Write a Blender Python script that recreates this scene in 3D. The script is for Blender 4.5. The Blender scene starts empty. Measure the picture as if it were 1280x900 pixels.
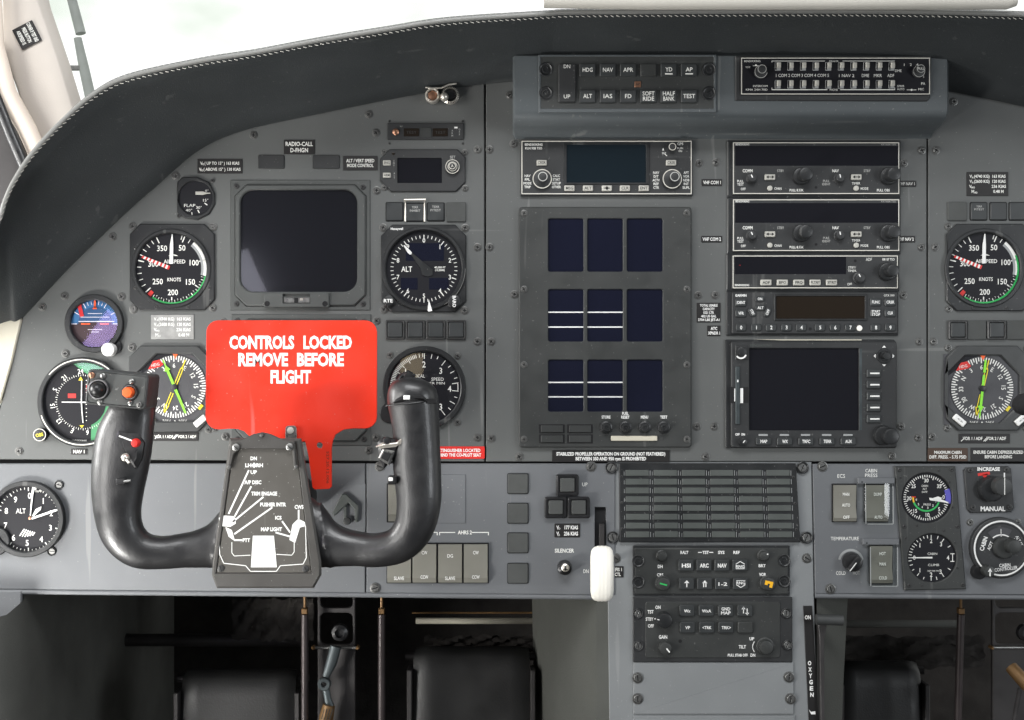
import bpy, bmesh, math, random
from mathutils import Vector, Matrix
from mathutils.geometry import tessellate_polygon
random.seed(7)
S = 0.0008          # metres per unit on the panel face
D = 1.15            # camera distance from the panel face
sc = bpy.context.scene
C = sc.collection
R = math.radians

# ------------------------------------------------------------------ camera, world, lights, exposure
cam = bpy.data.objects.new("camera", bpy.data.cameras.new("camera"))
C.objects.link(cam)
cam.location = (0, -D, 0)
cam.rotation_euler = (R(90), 0, 0)
cam.data.sensor_width = 36
cam.data.lens = 18 / (640 * S / D)
cam.data.clip_start = 0.02
cam.data.clip_end = 400
sc.camera = cam
w = bpy.data.worlds.new("World"); sc.world = w; w.use_nodes = True
w.node_tree.nodes["Background"].inputs[0].default_value = (0.80, 0.86, 0.95, 1)
w.node_tree.nodes["Background"].inputs[1].default_value = 0.10
sc.view_settings.view_transform = 'Standard'
sc.view_settings.look = 'None'
sc.view_settings.exposure = 0.0
sc.view_settings.gamma = 1.0
sc.view_settings.use_curve_mapping = False

def area(name, loc, target, sx, sy, power, col=(1, 1, 1)):
    l = bpy.data.lights.new(name, 'AREA'); l.shape = 'RECTANGLE'; l.size = sx; l.size_y = sy
    l.energy = power; l.color = col
    o = bpy.data.objects.new(name, l); C.objects.link(o); o.location = loc
    o.rotation_euler = (Vector(target) - Vector(loc)).to_track_quat('-Z', 'Y').to_euler()
    return o
area("side_window_light", (-1.55, -1.40, 0.0), (-0.05, 0, -0.20), 0.6, 0.9, 18.0, (1, .985, .95))
area("near_window_light", (-1.00, -0.26, 0.08), (-0.3, -.13, -0.08), 0.22, 0.4, 8.0, (1, .99, .97))
area("far_window_light", (1.60, -1.40, 0.0), (0.10, 0, -0.2), 0.5, 0.8, 11.5, (.93, .97, 1))
area("overhead_fill_light", (-0.10, -1.10, 1.05), (-0.05, 0, -0.20), 1.2, 0.45, 21.0, (.98, .99, 1))  # added overhead fill; leaves the panel darker under the glareshield
sp = area("low_side_light", (-0.85, -0.55, -0.62), (-0.34, 0, -0.19), 0.2, 0.2, 3.0, (1, .985, .95))
sp.data.spread = R(75)
# unseen lamps added only to mirror as patches in display and gauge glass
area("reflection_light", (-0.585, -1.40, 0.17), (-0.26, 0, .08), 0.06, 0.14, 0.07, (.85, .85, 1)).rotation_euler.rotate_axis('Z', R(24))
area("reflection_light", (-0.89, -1.40, 0.05), (-0.4, 0, .03), 0.07, 0.15, 0.30, (.75, .65, 1)).rotation_euler.rotate_axis('Z', R(-35))
area("beige_reflection_light", (-0.228, -1.40, -0.005), (-0.1, 0, 0), 0.062, 0.075, 0.050, (1, .80, .50))  # added lamp, mirrors as a beige patch in the vertical speed glass

# ------------------------------------------------------------------ materials
MATS = {}
def mat(name, col, rough=.5, metal=0., bump=0., bscale=900., var=0., vscale=30., coat=0., emit=0., spec=.5, wear=0.):
    m = bpy.data.materials.new(name); m.use_nodes = True
    nt = m.node_tree; p = nt.nodes["Principled BSDF"]
    p.inputs["Base Color"].default_value = (*col, 1)
    p.inputs["Roughness"].default_value = rough
    p.inputs["Metallic"].default_value = metal
    p.inputs["Coat Weight"].default_value = coat
    p.inputs["Specular IOR Level"].default_value = spec
    if emit:
        p.inputs["Emission Color"].default_value = (*col, 1); p.inputs["Emission Strength"].default_value = emit
    if bump or var:
        tc = nt.nodes.new("ShaderNodeTexCoord")
        geo = nt.nodes.new("ShaderNodeNewGeometry")
    if var:
        n = nt.nodes.new("ShaderNodeTexNoise"); n.inputs["Scale"].default_value = vscale; n.inputs["Detail"].default_value = 6
        nt.links.new(geo.outputs["Position"], n.inputs["Vector"])
        mr = nt.nodes.new("ShaderNodeMapRange"); mr.inputs[1].default_value = .3; mr.inputs[2].default_value = .7
        mr.inputs[3].default_value = 1 - var; mr.inputs[4].default_value = 1 + var
        nt.links.new(n.outputs["Fac"], mr.inputs[0])
        mx = nt.nodes.new("ShaderNodeVectorMath"); mx.operation = 'SCALE'; mx.inputs[0].default_value = col
        nt.links.new(mr.outputs[0], mx.inputs["Scale"]); nt.links.new(mx.outputs[0], p.inputs["Base Color"])
        r2 = nt.nodes.new("ShaderNodeMapRange"); r2.inputs[1].default_value = .3; r2.inputs[2].default_value = .7
        r2.inputs[3].default_value = max(.05, rough - .10); r2.inputs[4].default_value = min(1, rough + .10)
        n2 = nt.nodes.new("ShaderNodeTexNoise"); n2.inputs["Scale"].default_value = vscale * 2.3; n2.inputs["Detail"].default_value = 8
        nt.links.new(geo.outputs["Position"], n2.inputs["Vector"])
        nt.links.new(n2.outputs["Fac"], r2.inputs[0]); nt.links.new(r2.outputs[0], p.inputs["Roughness"])
    if wear and var:
        src = mx.outputs[0]
        for sc_, lo, hi, vec, amt in ((420, .70, .74, (1, 1, 1), 1.0), (90, .69, .73, (1, 1, .06), .45), (70, .71, .75, (.05, 1, 1), .4)):
            mp = nt.nodes.new("ShaderNodeMapping"); mp.inputs["Scale"].default_value = vec; mp.inputs["Rotation"].default_value = (0, .3 if vec[0] != vec[2] else 0, 0)
            nz = nt.nodes.new("ShaderNodeTexNoise"); nz.inputs["Scale"].default_value = sc_; nz.inputs["Detail"].default_value = 2
            nt.links.new(geo.outputs["Position"], mp.inputs[0]); nt.links.new(mp.outputs[0], nz.inputs["Vector"])
            mk = nt.nodes.new("ShaderNodeMapRange"); mk.inputs[1].default_value = lo; mk.inputs[2].default_value = hi; mk.inputs[4].default_value = amt * wear
            nt.links.new(nz.outputs["Fac"], mk.inputs[0])
            mm = nt.nodes.new("ShaderNodeMix"); mm.data_type = 'RGBA'; mm.inputs[7].default_value = (.42, .42, .40, 1)
            nt.links.new(mk.outputs[0], mm.inputs[0]); nt.links.new(src, mm.inputs[6]); src = mm.outputs[2]
        nt.links.new(src, p.inputs["Base Color"])
    if bump:
        n = nt.nodes.new("ShaderNodeTexNoise"); n.inputs["Scale"].default_value = bscale; n.inputs["Detail"].default_value = 3
        nt.links.new(geo.outputs["Position"], n.inputs["Vector"])
        b = nt.nodes.new("ShaderNodeBump"); b.inputs["Strength"].default_value = bump; b.inputs["Distance"].default_value = .0006
        nt.links.new(n.outputs["Fac"], b.inputs["Height"]); nt.links.new(b.outputs[0], p.inputs["Normal"])
    MATS[name] = m
    return m
mat("panel", (.094, .098, .096), .55, bump=.22, bscale=1400, var=.05, vscale=14, wear=0.35)
mat("lower_panel", (.124, .130, .138), .55, bump=.22, bscale=1400, var=.05, vscale=14, wear=0.35)
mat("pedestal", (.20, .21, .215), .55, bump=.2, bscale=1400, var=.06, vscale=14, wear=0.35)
mat("housing", (.075, .085, .090), .5, bump=.2, bscale=1300, var=.05, vscale=16, wear=0.35)
mat("seam", (.008, .008, .009), .9)
mat("leather", (.034, .038, .040), .50, bump=.5, bscale=750, var=.12, vscale=9, wear=0.15)
mat("piping", (.22, .22, .21), .3, bump=.2, bscale=900)
mat("thread", (.45, .44, .40), .8)
mat("bezel", (.040, .042, .042), .5, bump=.15, bscale=1500, var=.08, vscale=25)
mat("bezel_black", (.016, .017, .018), .42, bump=.12, bscale=1500, var=.08, vscale=25, wear=0.25)
mat("crt_bezel", (.062, .066, .064), .5, bump=.15, bscale=1500, var=.06, vscale=25, wear=0.3)
mat("unit", (.024, .025, .026), .5, bump=.12, bscale=1500, var=.08, vscale=25, wear=0.2)
mat("unit_grey", (.033, .035, .034), .5, bump=.15, bscale=1500, var=.07, vscale=25, wear=0.18)
mat("button", (.032, .035, .036), .45, bump=.1, bscale=1500, var=.1, vscale=40)
mat("blank", (.055, .058, .056), .7, bump=.3, bscale=1600, var=.08, vscale=40)
mat("lens", (.075, .083, .078), .45, bump=.15, bscale=1600, var=.06, vscale=50)
mat("dial", (.009, .009, .012), .5, spec=.25)
mat("dial_grey", (.055, .055, .06), .5, var=.05, vscale=40)
mat("screen", (.009, .009, .012), .12, coat=.3)
mat("blue_screen", (.007, .008, .019), .12, coat=.3)
mat("teal_screen", (.008, .014, .019), .15)
mat("amber_screen", (.017, .012, .008), .18)
mat("white", (.80, .80, .78), .5)
mat("ink", (.80, .80, .76), .6)
mat("ink_dim", (.45, .45, .43), .6)
mat("outline", (.62, .60, .54), .5)
mat("key", (.44, .43, .39), .5, var=.06, vscale=60)
mat("key_grey", (.30, .31, .31), .45)
mat("rocker", (.185, .180, .155), .42, var=.04, vscale=40)
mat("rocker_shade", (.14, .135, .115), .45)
mat("red", (.60, .025, .02), .4)
mat("red_sign", (.72, .030, .010), .42, var=.05, vscale=12, bump=.04, bscale=500, wear=0.35)
mat("red_placard", (.62, .02, .015), .5)
mat("orange", (.85, .12, .02), .5)
mat("green", (.03, .42, .10), .5)
mat("lime", (.25, .75, .04), .5)
mat("yellow", (.75, .60, .03), .5)
mat("amber", (.85, .45, .02), .45)
mat("blue", (.10, .09, .45), .5)
mat("sky_blue", (.035, .16, .30), .45)
mat("mid_blue", (.02, .085, .17), .45)
mat("purple", (.10, .06, .26), .4)
mat("purple_dark", (.05, .035, .08), .4)
mat("brown", (.045, .025, .018), .5)
mat("brown_placard", (.055, .030, .018), .5)
mat("green_patch", (.07, .26, .12), .3)
mat("placard", (.010, .009, .009), .5)
mat("silver_placard", (.30, .30, .29), .4, metal=.3, var=.2, vscale=120)
mat("steel", (.32, .32, .31), .35, metal=.9, var=.15, vscale=200)
mat("screw", (.16, .16, .155), .42, metal=.7, var=.2, vscale=300)
mat("screw_dark", (.06, .06, .06), .45, metal=.5, var=.2, vscale=300)
mat("chrome", (.74, .70, .63), .30, metal=.75)
mat("brass", (.16, .09, .035), .5, metal=.4, var=.2, vscale=80)
mat("copper", (.42, .22, .14), .35, metal=.8)
mat("yoke", (.014, .014, .015), .41, bump=.30, bscale=620, var=.06, vscale=30, spec=.7, coat=.15)
mat("yoke_plate", (.075, .070, .062), .5, bump=.15, bscale=1500, var=.05, vscale=30, wear=0.5)
mat("yoke_hub", (.060, .057, .053), .45, bump=.3, bscale=900, var=.06, vscale=30, wear=0.5)
mat("black_plastic", (.014, .014, .015), .35, var=.1, vscale=60)
mat("rubber", (.009, .009, .009), .48, bump=.3, bscale=500, var=.25, vscale=16, wear=0.)
mat("dark_metal", (.045, .042, .042), .5, metal=.3, var=.25, vscale=25)
mat("mauve_metal", (.045, .036, .036), .45, metal=.4, var=.2, vscale=20)
mat("link_metal", (.065, .078, .082), .45, metal=.5, var=.25, vscale=60)
mat("carpet", (.035, .031, .028), .95, bump=.8, bscale=300, var=.3, vscale=30)
mat("liner", (.100, .101, .092), .8, bump=.5, bscale=500, var=.15, vscale=14)
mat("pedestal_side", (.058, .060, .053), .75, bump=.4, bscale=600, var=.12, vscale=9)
mat("beige", (.56, .51, .46), .75, bump=.25, bscale=600, var=.05, vscale=12)
mat("beige_light", (.74, .64, .55), .7, bump=.15, bscale=600, var=.04, vscale=12)
mat("beige_trim", (.52, .49, .40), .6, bump=.15, bscale=600, var=.04, vscale=12)
mat("header", (.50, .48, .43), .7, bump=.15, bscale=600, var=.05, vscale=12)
mat("ivory", (.93, .90, .82), .35, var=.02, vscale=30)
mat("grass", (.55, .60, .50), .9, var=.15, vscale=.6)
mat("grey_paint", (.40, .43, .40), .6, var=.1, vscale=30)

def glassy(name, tint=(1, 1, 1), ior=1.45, refl=(1, 1, 1)):
    m = bpy.data.materials.new(name); m.use_nodes = True; nt = m.node_tree
    nt.nodes.clear()
    o = nt.nodes.new("ShaderNodeOutputMaterial"); mx = nt.nodes.new("ShaderNodeMixShader")
    geo = nt.nodes.new("ShaderNodeNewGeometry"); d = nt.nodes.new("ShaderNodeVectorMath"); d.operation = 'DOT_PRODUCT'
    nt.links.new(geo.outputs["Normal"], d.inputs[0]); nt.links.new(geo.outputs["Incoming"], d.inputs[1])
    def M(op, x, y=None):
        n = nt.nodes.new("ShaderNodeMath"); n.operation = op
        if isinstance(x, float): n.inputs[0].default_value = x
        else: nt.links.new(x, n.inputs[0])
        if y is not None: n.inputs[1].default_value = y
        return n
    ab = M('ABSOLUTE', d.outputs["Value"]); one = M('SUBTRACT', 1.0); nt.links.new(ab.outputs[0], one.inputs[1])
    f0 = ((ior - 1) / (ior + 1)) ** 2; pw = M('POWER', one.outputs[0], 5.0); ml = M('MULTIPLY', pw.outputs[0], 1 - f0); fr = M('ADD', ml.outputs[0], f0)
    t = nt.nodes.new("ShaderNodeBsdfTransparent"); t.inputs[0].default_value = (*tint, 1)
    g = nt.nodes.new("ShaderNodeBsdfGlossy"); g.inputs["Roughness"].default_value = .03; g.inputs[0].default_value = (*refl, 1)
    nt.links.new(fr.outputs[0], mx.inputs[0]); nt.links.new(t.outputs[0], mx.inputs[1]); nt.links.new(g.outputs[0], mx.inputs[2])
    nt.links.new(mx.outputs[0], o.inputs[0])
    MATS[name] = m
glassy("glass"); glassy("purple_glass", (.95, .92, 1), 1.5, (.75, .65, 1)); glassy("clear_plastic", (.86, .88, .87), 1.55)

# ------------------------------------------------------------------ shape helpers (x right, y down, h towards the pilot)
def rr(x0, y0, x1, y1, r=2, n=4):
    r = min(r, abs(x1 - x0) / 2 - .01, abs(y1 - y0) / 2 - .01)
    if r <= 0.05: return [(x0, y0), (x1, y0), (x1, y1), (x0, y1)]
    P = []
    for cx, cy, a in ((x1 - r, y0 + r, 0), (x1 - r, y1 - r, 90), (x0 + r, y1 - r, 180), (x0 + r, y0 + r, 270)):
        for i in range(n + 1):
            t = R(a + 90 * i / n); P.append((cx + r * math.sin(t), cy - r * math.cos(t)))
    return P
def circ(cx, cy, r, n=40): return [(cx + r * math.sin(2 * math.pi * i / n), cy - r * math.cos(2 * math.pi * i / n)) for i in range(n)]
def chamf(x0, y0, x1, y1, c):
    a, b, d, e = c if isinstance(c, tuple) else (c, c, c, c)   # TL TR BR BL
    return [(x0 + a, y0), (x1 - b, y0), (x1, y0 + b), (x1, y1 - d), (x1 - d, y1), (x0 + e, y1), (x0, y1 - e), (x0, y0 + a)]
def pos(cx, cy, r, a): return (cx + r * math.sin(R(a)), cy - r * math.cos(R(a)))
def inset(P, b):
    n = len(P); A = sum(P[i][0] * P[(i + 1) % n][1] - P[(i + 1) % n][0] * P[i][1] for i in range(n))
    s = 1 if A > 0 else -1; out = []
    for i in range(n):
        p0, p, p1 = Vector(P[i - 1]), Vector(P[i]), Vector(P[(i + 1) % n])
        d0 = (p - p0).normalized(); d1 = (p1 - p).normalized()
        n0 = Vector((-d0.y, d0.x)) * s; n1 = Vector((-d1.y, d1.x)) * s
        m = n0 + n1
        m = m.normalized() * (b / max(.35, math.sqrt(max(.01, (1 + n0.dot(n1)) / 2)))) if m.length > 1e-6 else n0 * b
        out.append((p.x + m.x, p.y + m.y))
    return out
_G = {}
def glyphs(s, bold):
    k = (s, bold)
    if k not in _G:
        c = bpy.data.curves.new("t", 'FONT'); c.body = s; c.resolution_u = 2; c.offset = bold; c.size = 1
        o = bpy.data.objects.new("t", c); m = bpy.data.meshes.new_from_object(o)
        V = [(v.co.x, v.co.y) for v in m.vertices]; F = [tuple(p.vertices) for p in m.polygons]
        bpy.data.meshes.remove(m); bpy.data.objects.remove(o); bpy.data.curves.remove(c)
        _G[k] = (V, F)
    return _G[k]
CAP = max(v[1] for v in glyphs("H", 0)[0])
class B:
    def __init__(s, mat0="bezel"):
        s.v = []; s.f = []; s.fm = []; s.ms = []; s.m(mat0); s.x = None
    def m(s, name):
        if name not in s.ms: s.ms.append(name)
        s.c = s.ms.index(name); return s
    def rot(s, cx=0, cy=0, deg=0): s.x = (cx, cy, math.cos(R(deg)), math.sin(R(deg))) if deg else None; return s
    def V(s, x, y, h):
        if s.x: cx, cy, c, sn = s.x; dx, dy = x - cx, y - cy; x, y = cx + dx * c - dy * sn, cy + dx * sn + dy * c
        s.v.append((x, y, h)); return len(s.v) - 1
    def F(s, *i): s.f.append(i); s.fm.append(s.c)
    def poly(s, P, h): s.F(*[s.V(x, y, h) for x, y in P]); return s
    def rect(s, x0, y0, x1, y1, h): return s.poly([(x0, y0), (x1, y0), (x1, y1), (x0, y1)], h)
    def loops(s, L, close=True):
        n = len(L[0])
        for a, b in zip(L, L[1:]):
            for i in range(n if close else n - 1): s.F(a[i], a[(i + 1) % n], b[(i + 1) % n], b[i])
    def plate(s, P, h0, h1, bev=.8, holes=(), hb=.5):
        a = [s.V(x, y, h0) for x, y in P]
        if bev:
            b = [s.V(x, y, h1 - bev) for x, y in P]; Q = inset(P, bev); c = [s.V(x, y, h1) for x, y in Q]
            s.loops([a, b, c])
        else: Q = P; c = [s.V(x, y, h1) for x, y in P]; s.loops([a, c])
        if not holes: s.F(*c); return s
        rings = [c]; pts = [Q]
        for H in holes:
            H2 = inset(H, -hb)
            t = [s.V(x, y, h1) for x, y in H2]; u = [s.V(x, y, h1 - hb) for x, y in H]; z = [s.V(x, y, h0) for x, y in H]
            s.loops([t, u, z]); rings.append(t); pts.append(H2)
        idx = [i for r in rings for i in r]
        for t in tessellate_polygon([[Vector((x, y, 0)) for x, y in p] for p in pts]): s.F(*[idx[i] for i in t])
        return s
    def lathe(s, cx, cy, prof, n=28):
        L = []
        for r, h in prof:
            if r < 1e-4: L.append([s.V(cx, cy, h)] * n)
            else: L.append([s.V(cx + r * math.sin(2 * math.pi * i / n), cy - r * math.cos(2 * math.pi * i / n), h) for i in range(n)])
        for a, b in zip(L, L[1:]):
            for i in range(n):
                j = (i + 1) % n; q = []
                for k in (a[i], a[j], b[j], b[i]):
                    if k not in q: q.append(k)
                if len(q) > 2: s.F(*q)
        return s
    def disc(s, cx, cy, r, h, n=40): return s.poly(circ(cx, cy, r, n), h)
    def arc(s, cx, cy, r0, r1, a0, a1, h, n=None):
        n = n or max(2, int(abs(a1 - a0) / 6)); A = []; Bq = []
        for i in range(n + 1):
            a = a0 + (a1 - a0) * i / n; A.append(s.V(*pos(cx, cy, r0, a), h)); Bq.append(s.V(*pos(cx, cy, r1, a), h))
        s.loops([A, Bq], False); return s
    def line(s, x0, y0, x1, y1, wd, h, w1=None):
        w1 = wd if w1 is None else w1; d = Vector((x1 - x0, y1 - y0)).normalized(); n = Vector((-d.y, d.x)) / 2
        return s.poly([(x0 + n.x * wd, y0 + n.y * wd), (x1 + n.x * w1, y1 + n.y * w1), (x1 - n.x * w1, y1 - n.y * w1), (x0 - n.x * wd, y0 - n.y * wd)], h)
    def tick(s, cx, cy, r0, r1, a, wd, h): return s.line(*pos(cx, cy, r0, a), *pos(cx, cy, r1, a), wd, h)
    def frame(s, x0, y0, x1, y1, t, h):
        s.rect(x0, y0, x1, y0 + t, h).rect(x0, y1 - t, x1, y1, h).rect(x0, y0 + t, x0 + t, y1 - t, h).rect(x1 - t, y0 + t, x1, y1 - t, h); return s
    def text(s, t, cx, cy, cap, h, wd=None, rot=0, bold=0., al='c', pitch=1.45):
        L = t.split('\n')
        for i, l in enumerate(L):
            oy = (i - (len(L) - 1) / 2) * cap * pitch
            if not l.strip(): continue
            V, F = glyphs(l, bold); x0 = min(v[0] for v in V); x1 = max(v[0] for v in V); W = max(1e-3, x1 - x0)
            sy = cap / CAP; ww = wd[i] if isinstance(wd, (list, tuple)) else wd
            sx = (ww / W) if ww else sy * .88
            ox = -x0 * sx if al == 'l' else (-x1 * sx if al == 'r' else -(x0 + x1) / 2 * sx)
            c, sn = math.cos(R(rot)), math.sin(R(rot)); base = len(s.v)
            for vx, vy in V:
                px = vx * sx + ox; py = cap / 2 - vy * sy + oy
                s.V(cx + px * c - py * sn, cy + px * sn + py * c, h)
            for f in F: s.f.append(tuple(base + q for q in f)); s.fm.append(s.c)
        return s
    def tube(s, P, rad, n=12, rh=None, cap=True):
        P = [Vector(p) for p in P]; m = len(P); L = []
        rad = rad if isinstance(rad, (list, tuple)) else [rad] * m
        rh = rad if rh is None else (rh if isinstance(rh, (list, tuple)) else [rh] * m)
        for i in range(m):
            t = (P[min(i + 1, m - 1)] - P[max(i - 1, 0)]).normalized()
            up = Vector((0, 0, 1)) if abs(t.z) < .9 else Vector((0, 1, 0))
            a = t.cross(up).normalized(); b = a.cross(t).normalized()
            L.append([s.V(*(P[i] + a * rad[i] * math.cos(2 * math.pi * k / n) + b * rh[i] * math.sin(2 * math.pi * k / n))) for k in range(n)])
        s.loops(L)
        if cap: s.F(*L[0]); s.F(*reversed(L[-1]))
        return s
    def box(s, x0, y0, x1, y1, h0, h1, r=1, bev=.8): return s.plate(rr(x0, y0, x1, y1, r), h0, h1, bev)
    def knob(s, cx, cy, r, h0, h1, n=28, bev=None, base=None):
        bev = bev or r * .18; p = []
        if base: p += [(base, h0), (base, h0 + 1.5), (base - .6, h0 + 2), (r, h0 + 2.2)]
        else: p += [(r, h0)]
        p += [(r * .97, h1 - bev), (r * .9, h1 - bev * .3), (r * .75, h1), (0, h1)]
        return s.lathe(cx, cy, p, n)
    def bez(s, cx, cy, r0, r1, h0, h1, n=56):          # round bezel ring sloping to the dial
        return s.lathe(cx, cy, [(r1, h0), (r1, h1 - 1), (r1 - 1, h1), (r0 + 1.2, h1), (r0, h1 - 1), (r0 - .5, h0 + .3)], n)

def _mesh(b, name, k, ox, oy, oh, smooth=38):
    me = bpy.data.meshes.new(name)
    me.from_pydata([((x - ox) * k, -(h - oh) * k, -(y - oy) * k) for x, y, h in b.v], [], b.f)
    if me.validate(): print("INVALID", name)
    for m in b.ms: me.materials.append(MATS[m])
    me.polygons.foreach_set("material_index", b.fm)
    bm = bmesh.new(); bm.from_mesh(me); bmesh.ops.recalc_face_normals(bm, faces=bm.faces); bm.to_mesh(me); bm.free()
    # flat sheets face the pilot
    me.update()
    me.shade_smooth(); me.set_sharp_from_angle(angle=R(smooth))
    return me
def props(o, label=None, cat=None, group=None, kind=None):
    for k, v in (("label", label), ("category", cat), ("group", group), ("kind", kind)):
        if v: o[k] = v
class T:
    """a thing: an Empty at (x, y, h) in a plane d metres in front of the panel; parts go under it"""
    def __init__(s, name, label, cat, x, y, h=0, d=0., group=None, kind=None, single=None):
        s.k = S * (D - d) / D; s.x, s.y, s.h, s.d = x, y, h, d
        s.o = bpy.data.objects.new(name, _mesh(single, name, s.k, x, y, h) if single else None)
        if not single: s.o.empty_display_size = .01
        C.objects.link(s.o)
        s.o.location = ((x - 640) * s.k, -(d + h * s.k), (450 - y) * s.k)
        props(s.o, label, cat, group, kind)
    def part(s, name, b, parent=None, label=None, kind=None, smooth=38):
        o = bpy.data.objects.new(name, _mesh(b, name, s.k, s.x, s.y, s.h, smooth)); C.objects.link(o)
        o.parent = parent or s.o; props(o, label, kind=kind); return o
    def inst(s, name, me, x, y, h, rot=0, scale=1, parent=None):
        o = bpy.data.objects.new(name, me); C.objects.link(o); o.parent = parent or s.o
        o.location = ((x - s.x) * s.k, -(h - s.h) * s.k, -(y - s.y) * s.k)
        o.rotation_euler = (0, R(rot), 0); o.scale = (scale * s.k / S,) * 3; return o
def proto(b, name): return _mesh(b, name, S, 0, 0, 0)

def cross_poly(a, t): return [(-t, -a), (t, -a), (t, -t), (a, -t), (a, t), (t, t), (t, a), (-t, a), (-t, t), (-a, t), (-a, -t), (-t, -t)]
def phillips(m):
    b = B(m); b.lathe(0, 0, [(6.1, 0), (5.9, .7), (4.9, .9), (4.5, .6)], 24)
    b.plate(circ(0, 0, 4.4, 24), .2, 1.8, .7, [cross_poly(2.6, .62)], .1); b.m("seam").disc(0, 0, 2.9, .5, 12)
    return proto(b, "screw")
SCREW = phillips("screw"); SCREW_D = phillips("screw_dark")
b = B("screw_dark"); b.lathe(0, 0, [(3.1, 0), (3, .8), (2.4, 1.1)], 16); b.plate(circ(0, 0, 2.4, 16), .2, 1.1, .2, [cross_poly(1.5, .4)], .05); b.m("seam").disc(0, 0, 1.7, .4, 10)
SCREW_S = proto(b, "screw")
b = B("screw"); b.lathe(0, 0, [(7, 0), (6.8, 1), (5.6, 1.3), (5.2, .8)], 24)
b.plate(circ(0, 0, 5.1, 24), .2, 2.4, .8, [[(-3.9, -.6), (3.9, -.6), (3.9, .6), (-3.9, .6)]], .1); b.m("seam").rect(-4, -.8, 4, .8, .9)
DZUS = proto(b, "fastener")
b = B("bezel_black"); b.lathe(0, 0, [(7.6, 0), (7.6, 1.6), (6.9, 2), (6, .8), (5.4, .6)], 24)
b.m("steel").plate(circ(0, 0, 5.2, 24), .2, 1.6, .6, [[(-4, -.6), (4, -.6), (4, .6), (-4, .6)]], .1); b.m("seam").rect(-4.1, -.8, 4.1, .8, .6)
DZUS_D = proto(b, "fastener")
b = B("bezel_black"); b.lathe(0, 0, [(8.2, 0), (8.2, 1), (7.4, 1.3), (6.2, .3), (5, .2)], 24); b.lathe(0, 0, [(4.6, .2), (4.4, 1), (3, 1.2), (2.4, .3), (0, .3)], 20)
RECESS_SCREW = proto(b, "screw")
def rand_rot(): return random.uniform(0, 180)
# ------------------------------------------------------------------ outside: sky, ground
def sky():
    m = bpy.data.materials.new("sky"); m.use_nodes = True; nt = m.node_tree; nt.nodes.clear()
    o = nt.nodes.new("ShaderNodeOutputMaterial"); e = nt.nodes.new("ShaderNodeEmission")
    tc = nt.nodes.new("ShaderNodeTexCoord"); n = nt.nodes.new("ShaderNodeTexNoise"); n.inputs["Scale"].default_value = 9; n.inputs["Detail"].default_value = 4
    r = nt.nodes.new("ShaderNodeValToRGB"); r.color_ramp.elements[0].color = (.58, .66, .56, 1); r.color_ramp.elements[1].color = (1, 1, 1, 1)
    r.color_ramp.elements[0].position = .33; r.color_ramp.elements[1].position = .52
    nt.links.new(tc.outputs["Generated"], n.inputs[0]); nt.links.new(n.outputs[0], r.inputs[0]); nt.links.new(r.outputs[0], e.inputs[0])
    e.inputs[1].default_value = 1.3; nt.links.new(e.outputs[0], o.inputs[0])
    me = bpy.data.meshes.new("sky"); V = []; F = []; NU, NV = 32, 12
    for j in range(NV + 1):
        for i in range(NU + 1):
            a = R(-10 + 200 * i / NU); el = R(-14 + 90 * j / NV)
            V.append((60 * math.cos(a) * math.cos(el), .8 + 60 * math.sin(a) * math.cos(el), 60 * math.sin(el)))
    for j in range(NV):
        for i in range(NU):
            a = j * (NU + 1) + i; F.append((a, a + 1, a + NU + 2, a + NU + 1))
    me.from_pydata(V, [], F); me.materials.append(m)
    me.shade_smooth()
    o = bpy.data.objects.new("sky", me); C.objects.link(o); o["kind"] = "structure"
sky()
def sheet(name, V, F, m, kind="structure"):
    me = bpy.data.meshes.new(name); me.from_pydata(V, [], F); me.materials.append(MATS[m])
    o = bpy.data.objects.new(name, me); C.objects.link(o)
    if kind: o["kind"] = kind
    return o
sheet("ground", [(-60, 3, -1.9), (60, 3, -1.9), (60, 59, -1.9), (-60, 59, -1.9)], [(0, 1, 2, 3)], "grass")

def AP(x, y, d):          # the point d metres in front of the panel that lies on the line through (x, y) of the panel plane
    q = S * (D - d) / D; return ((x - 640) * q, -d, (450 - y) * q)
def world_mesh(name, V, F, m, parent=None, loc=(0, 0, 0), smooth=40):
    me = bpy.data.meshes.new(name); me.from_pydata([tuple(Vector(v) - Vector(loc)) for v in V], [], F); me.materials.append(MATS[m])
    if me.validate(): print("INVALID", name)
    bm = bmesh.new(); bm.from_mesh(me); bmesh.ops.recalc_face_normals(bm, faces=bm.faces); bm.to_mesh(me); bm.free()
    me.shade_smooth(); me.set_sharp_from_angle(angle=R(smooth))
    o = bpy.data.objects.new(name, me); C.objects.link(o)
    if parent: o.parent = parent
    return o
def wthing(name, label, cat, loc, group=None):
    o = bpy.data.objects.new(name, None); o.empty_display_size = .01; C.objects.link(o); o.location = loc; props(o, label, cat, group); return o

# ------------------------------------------------------------------ footwell and cockpit shell behind the panel
def quad(name, P, m): return sheet(name, P, [(0, 1, 2, 3)], m)
quad("floor", [(-.75, .9, -.62), (1.3, .9, -.62), (1.3, -.6, -.62), (-.75, -.6, -.62)], "carpet")
quad("firewall", [(-.75, .62, -.62), (1.3, .62, -.62), (1.3, .62, .10), (-.75, .62, .10)], "carpet")
sheet("panel_backing", [((x - 640) * S, .012, (450 - y) * S) for x, y in ((-50, 745), (-50, 590), (8, 480), (45, 400), (200, 245), (330, 140), (560, 95), (1345, 95), (1345, 745))], [tuple(range(9))], "seam")
quad("panel_underside", [(-.60, .014, -.234), (.60, .014, -.234), (.60, .5, -.16), (-.60, .5, -.16)], "seam")
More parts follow.
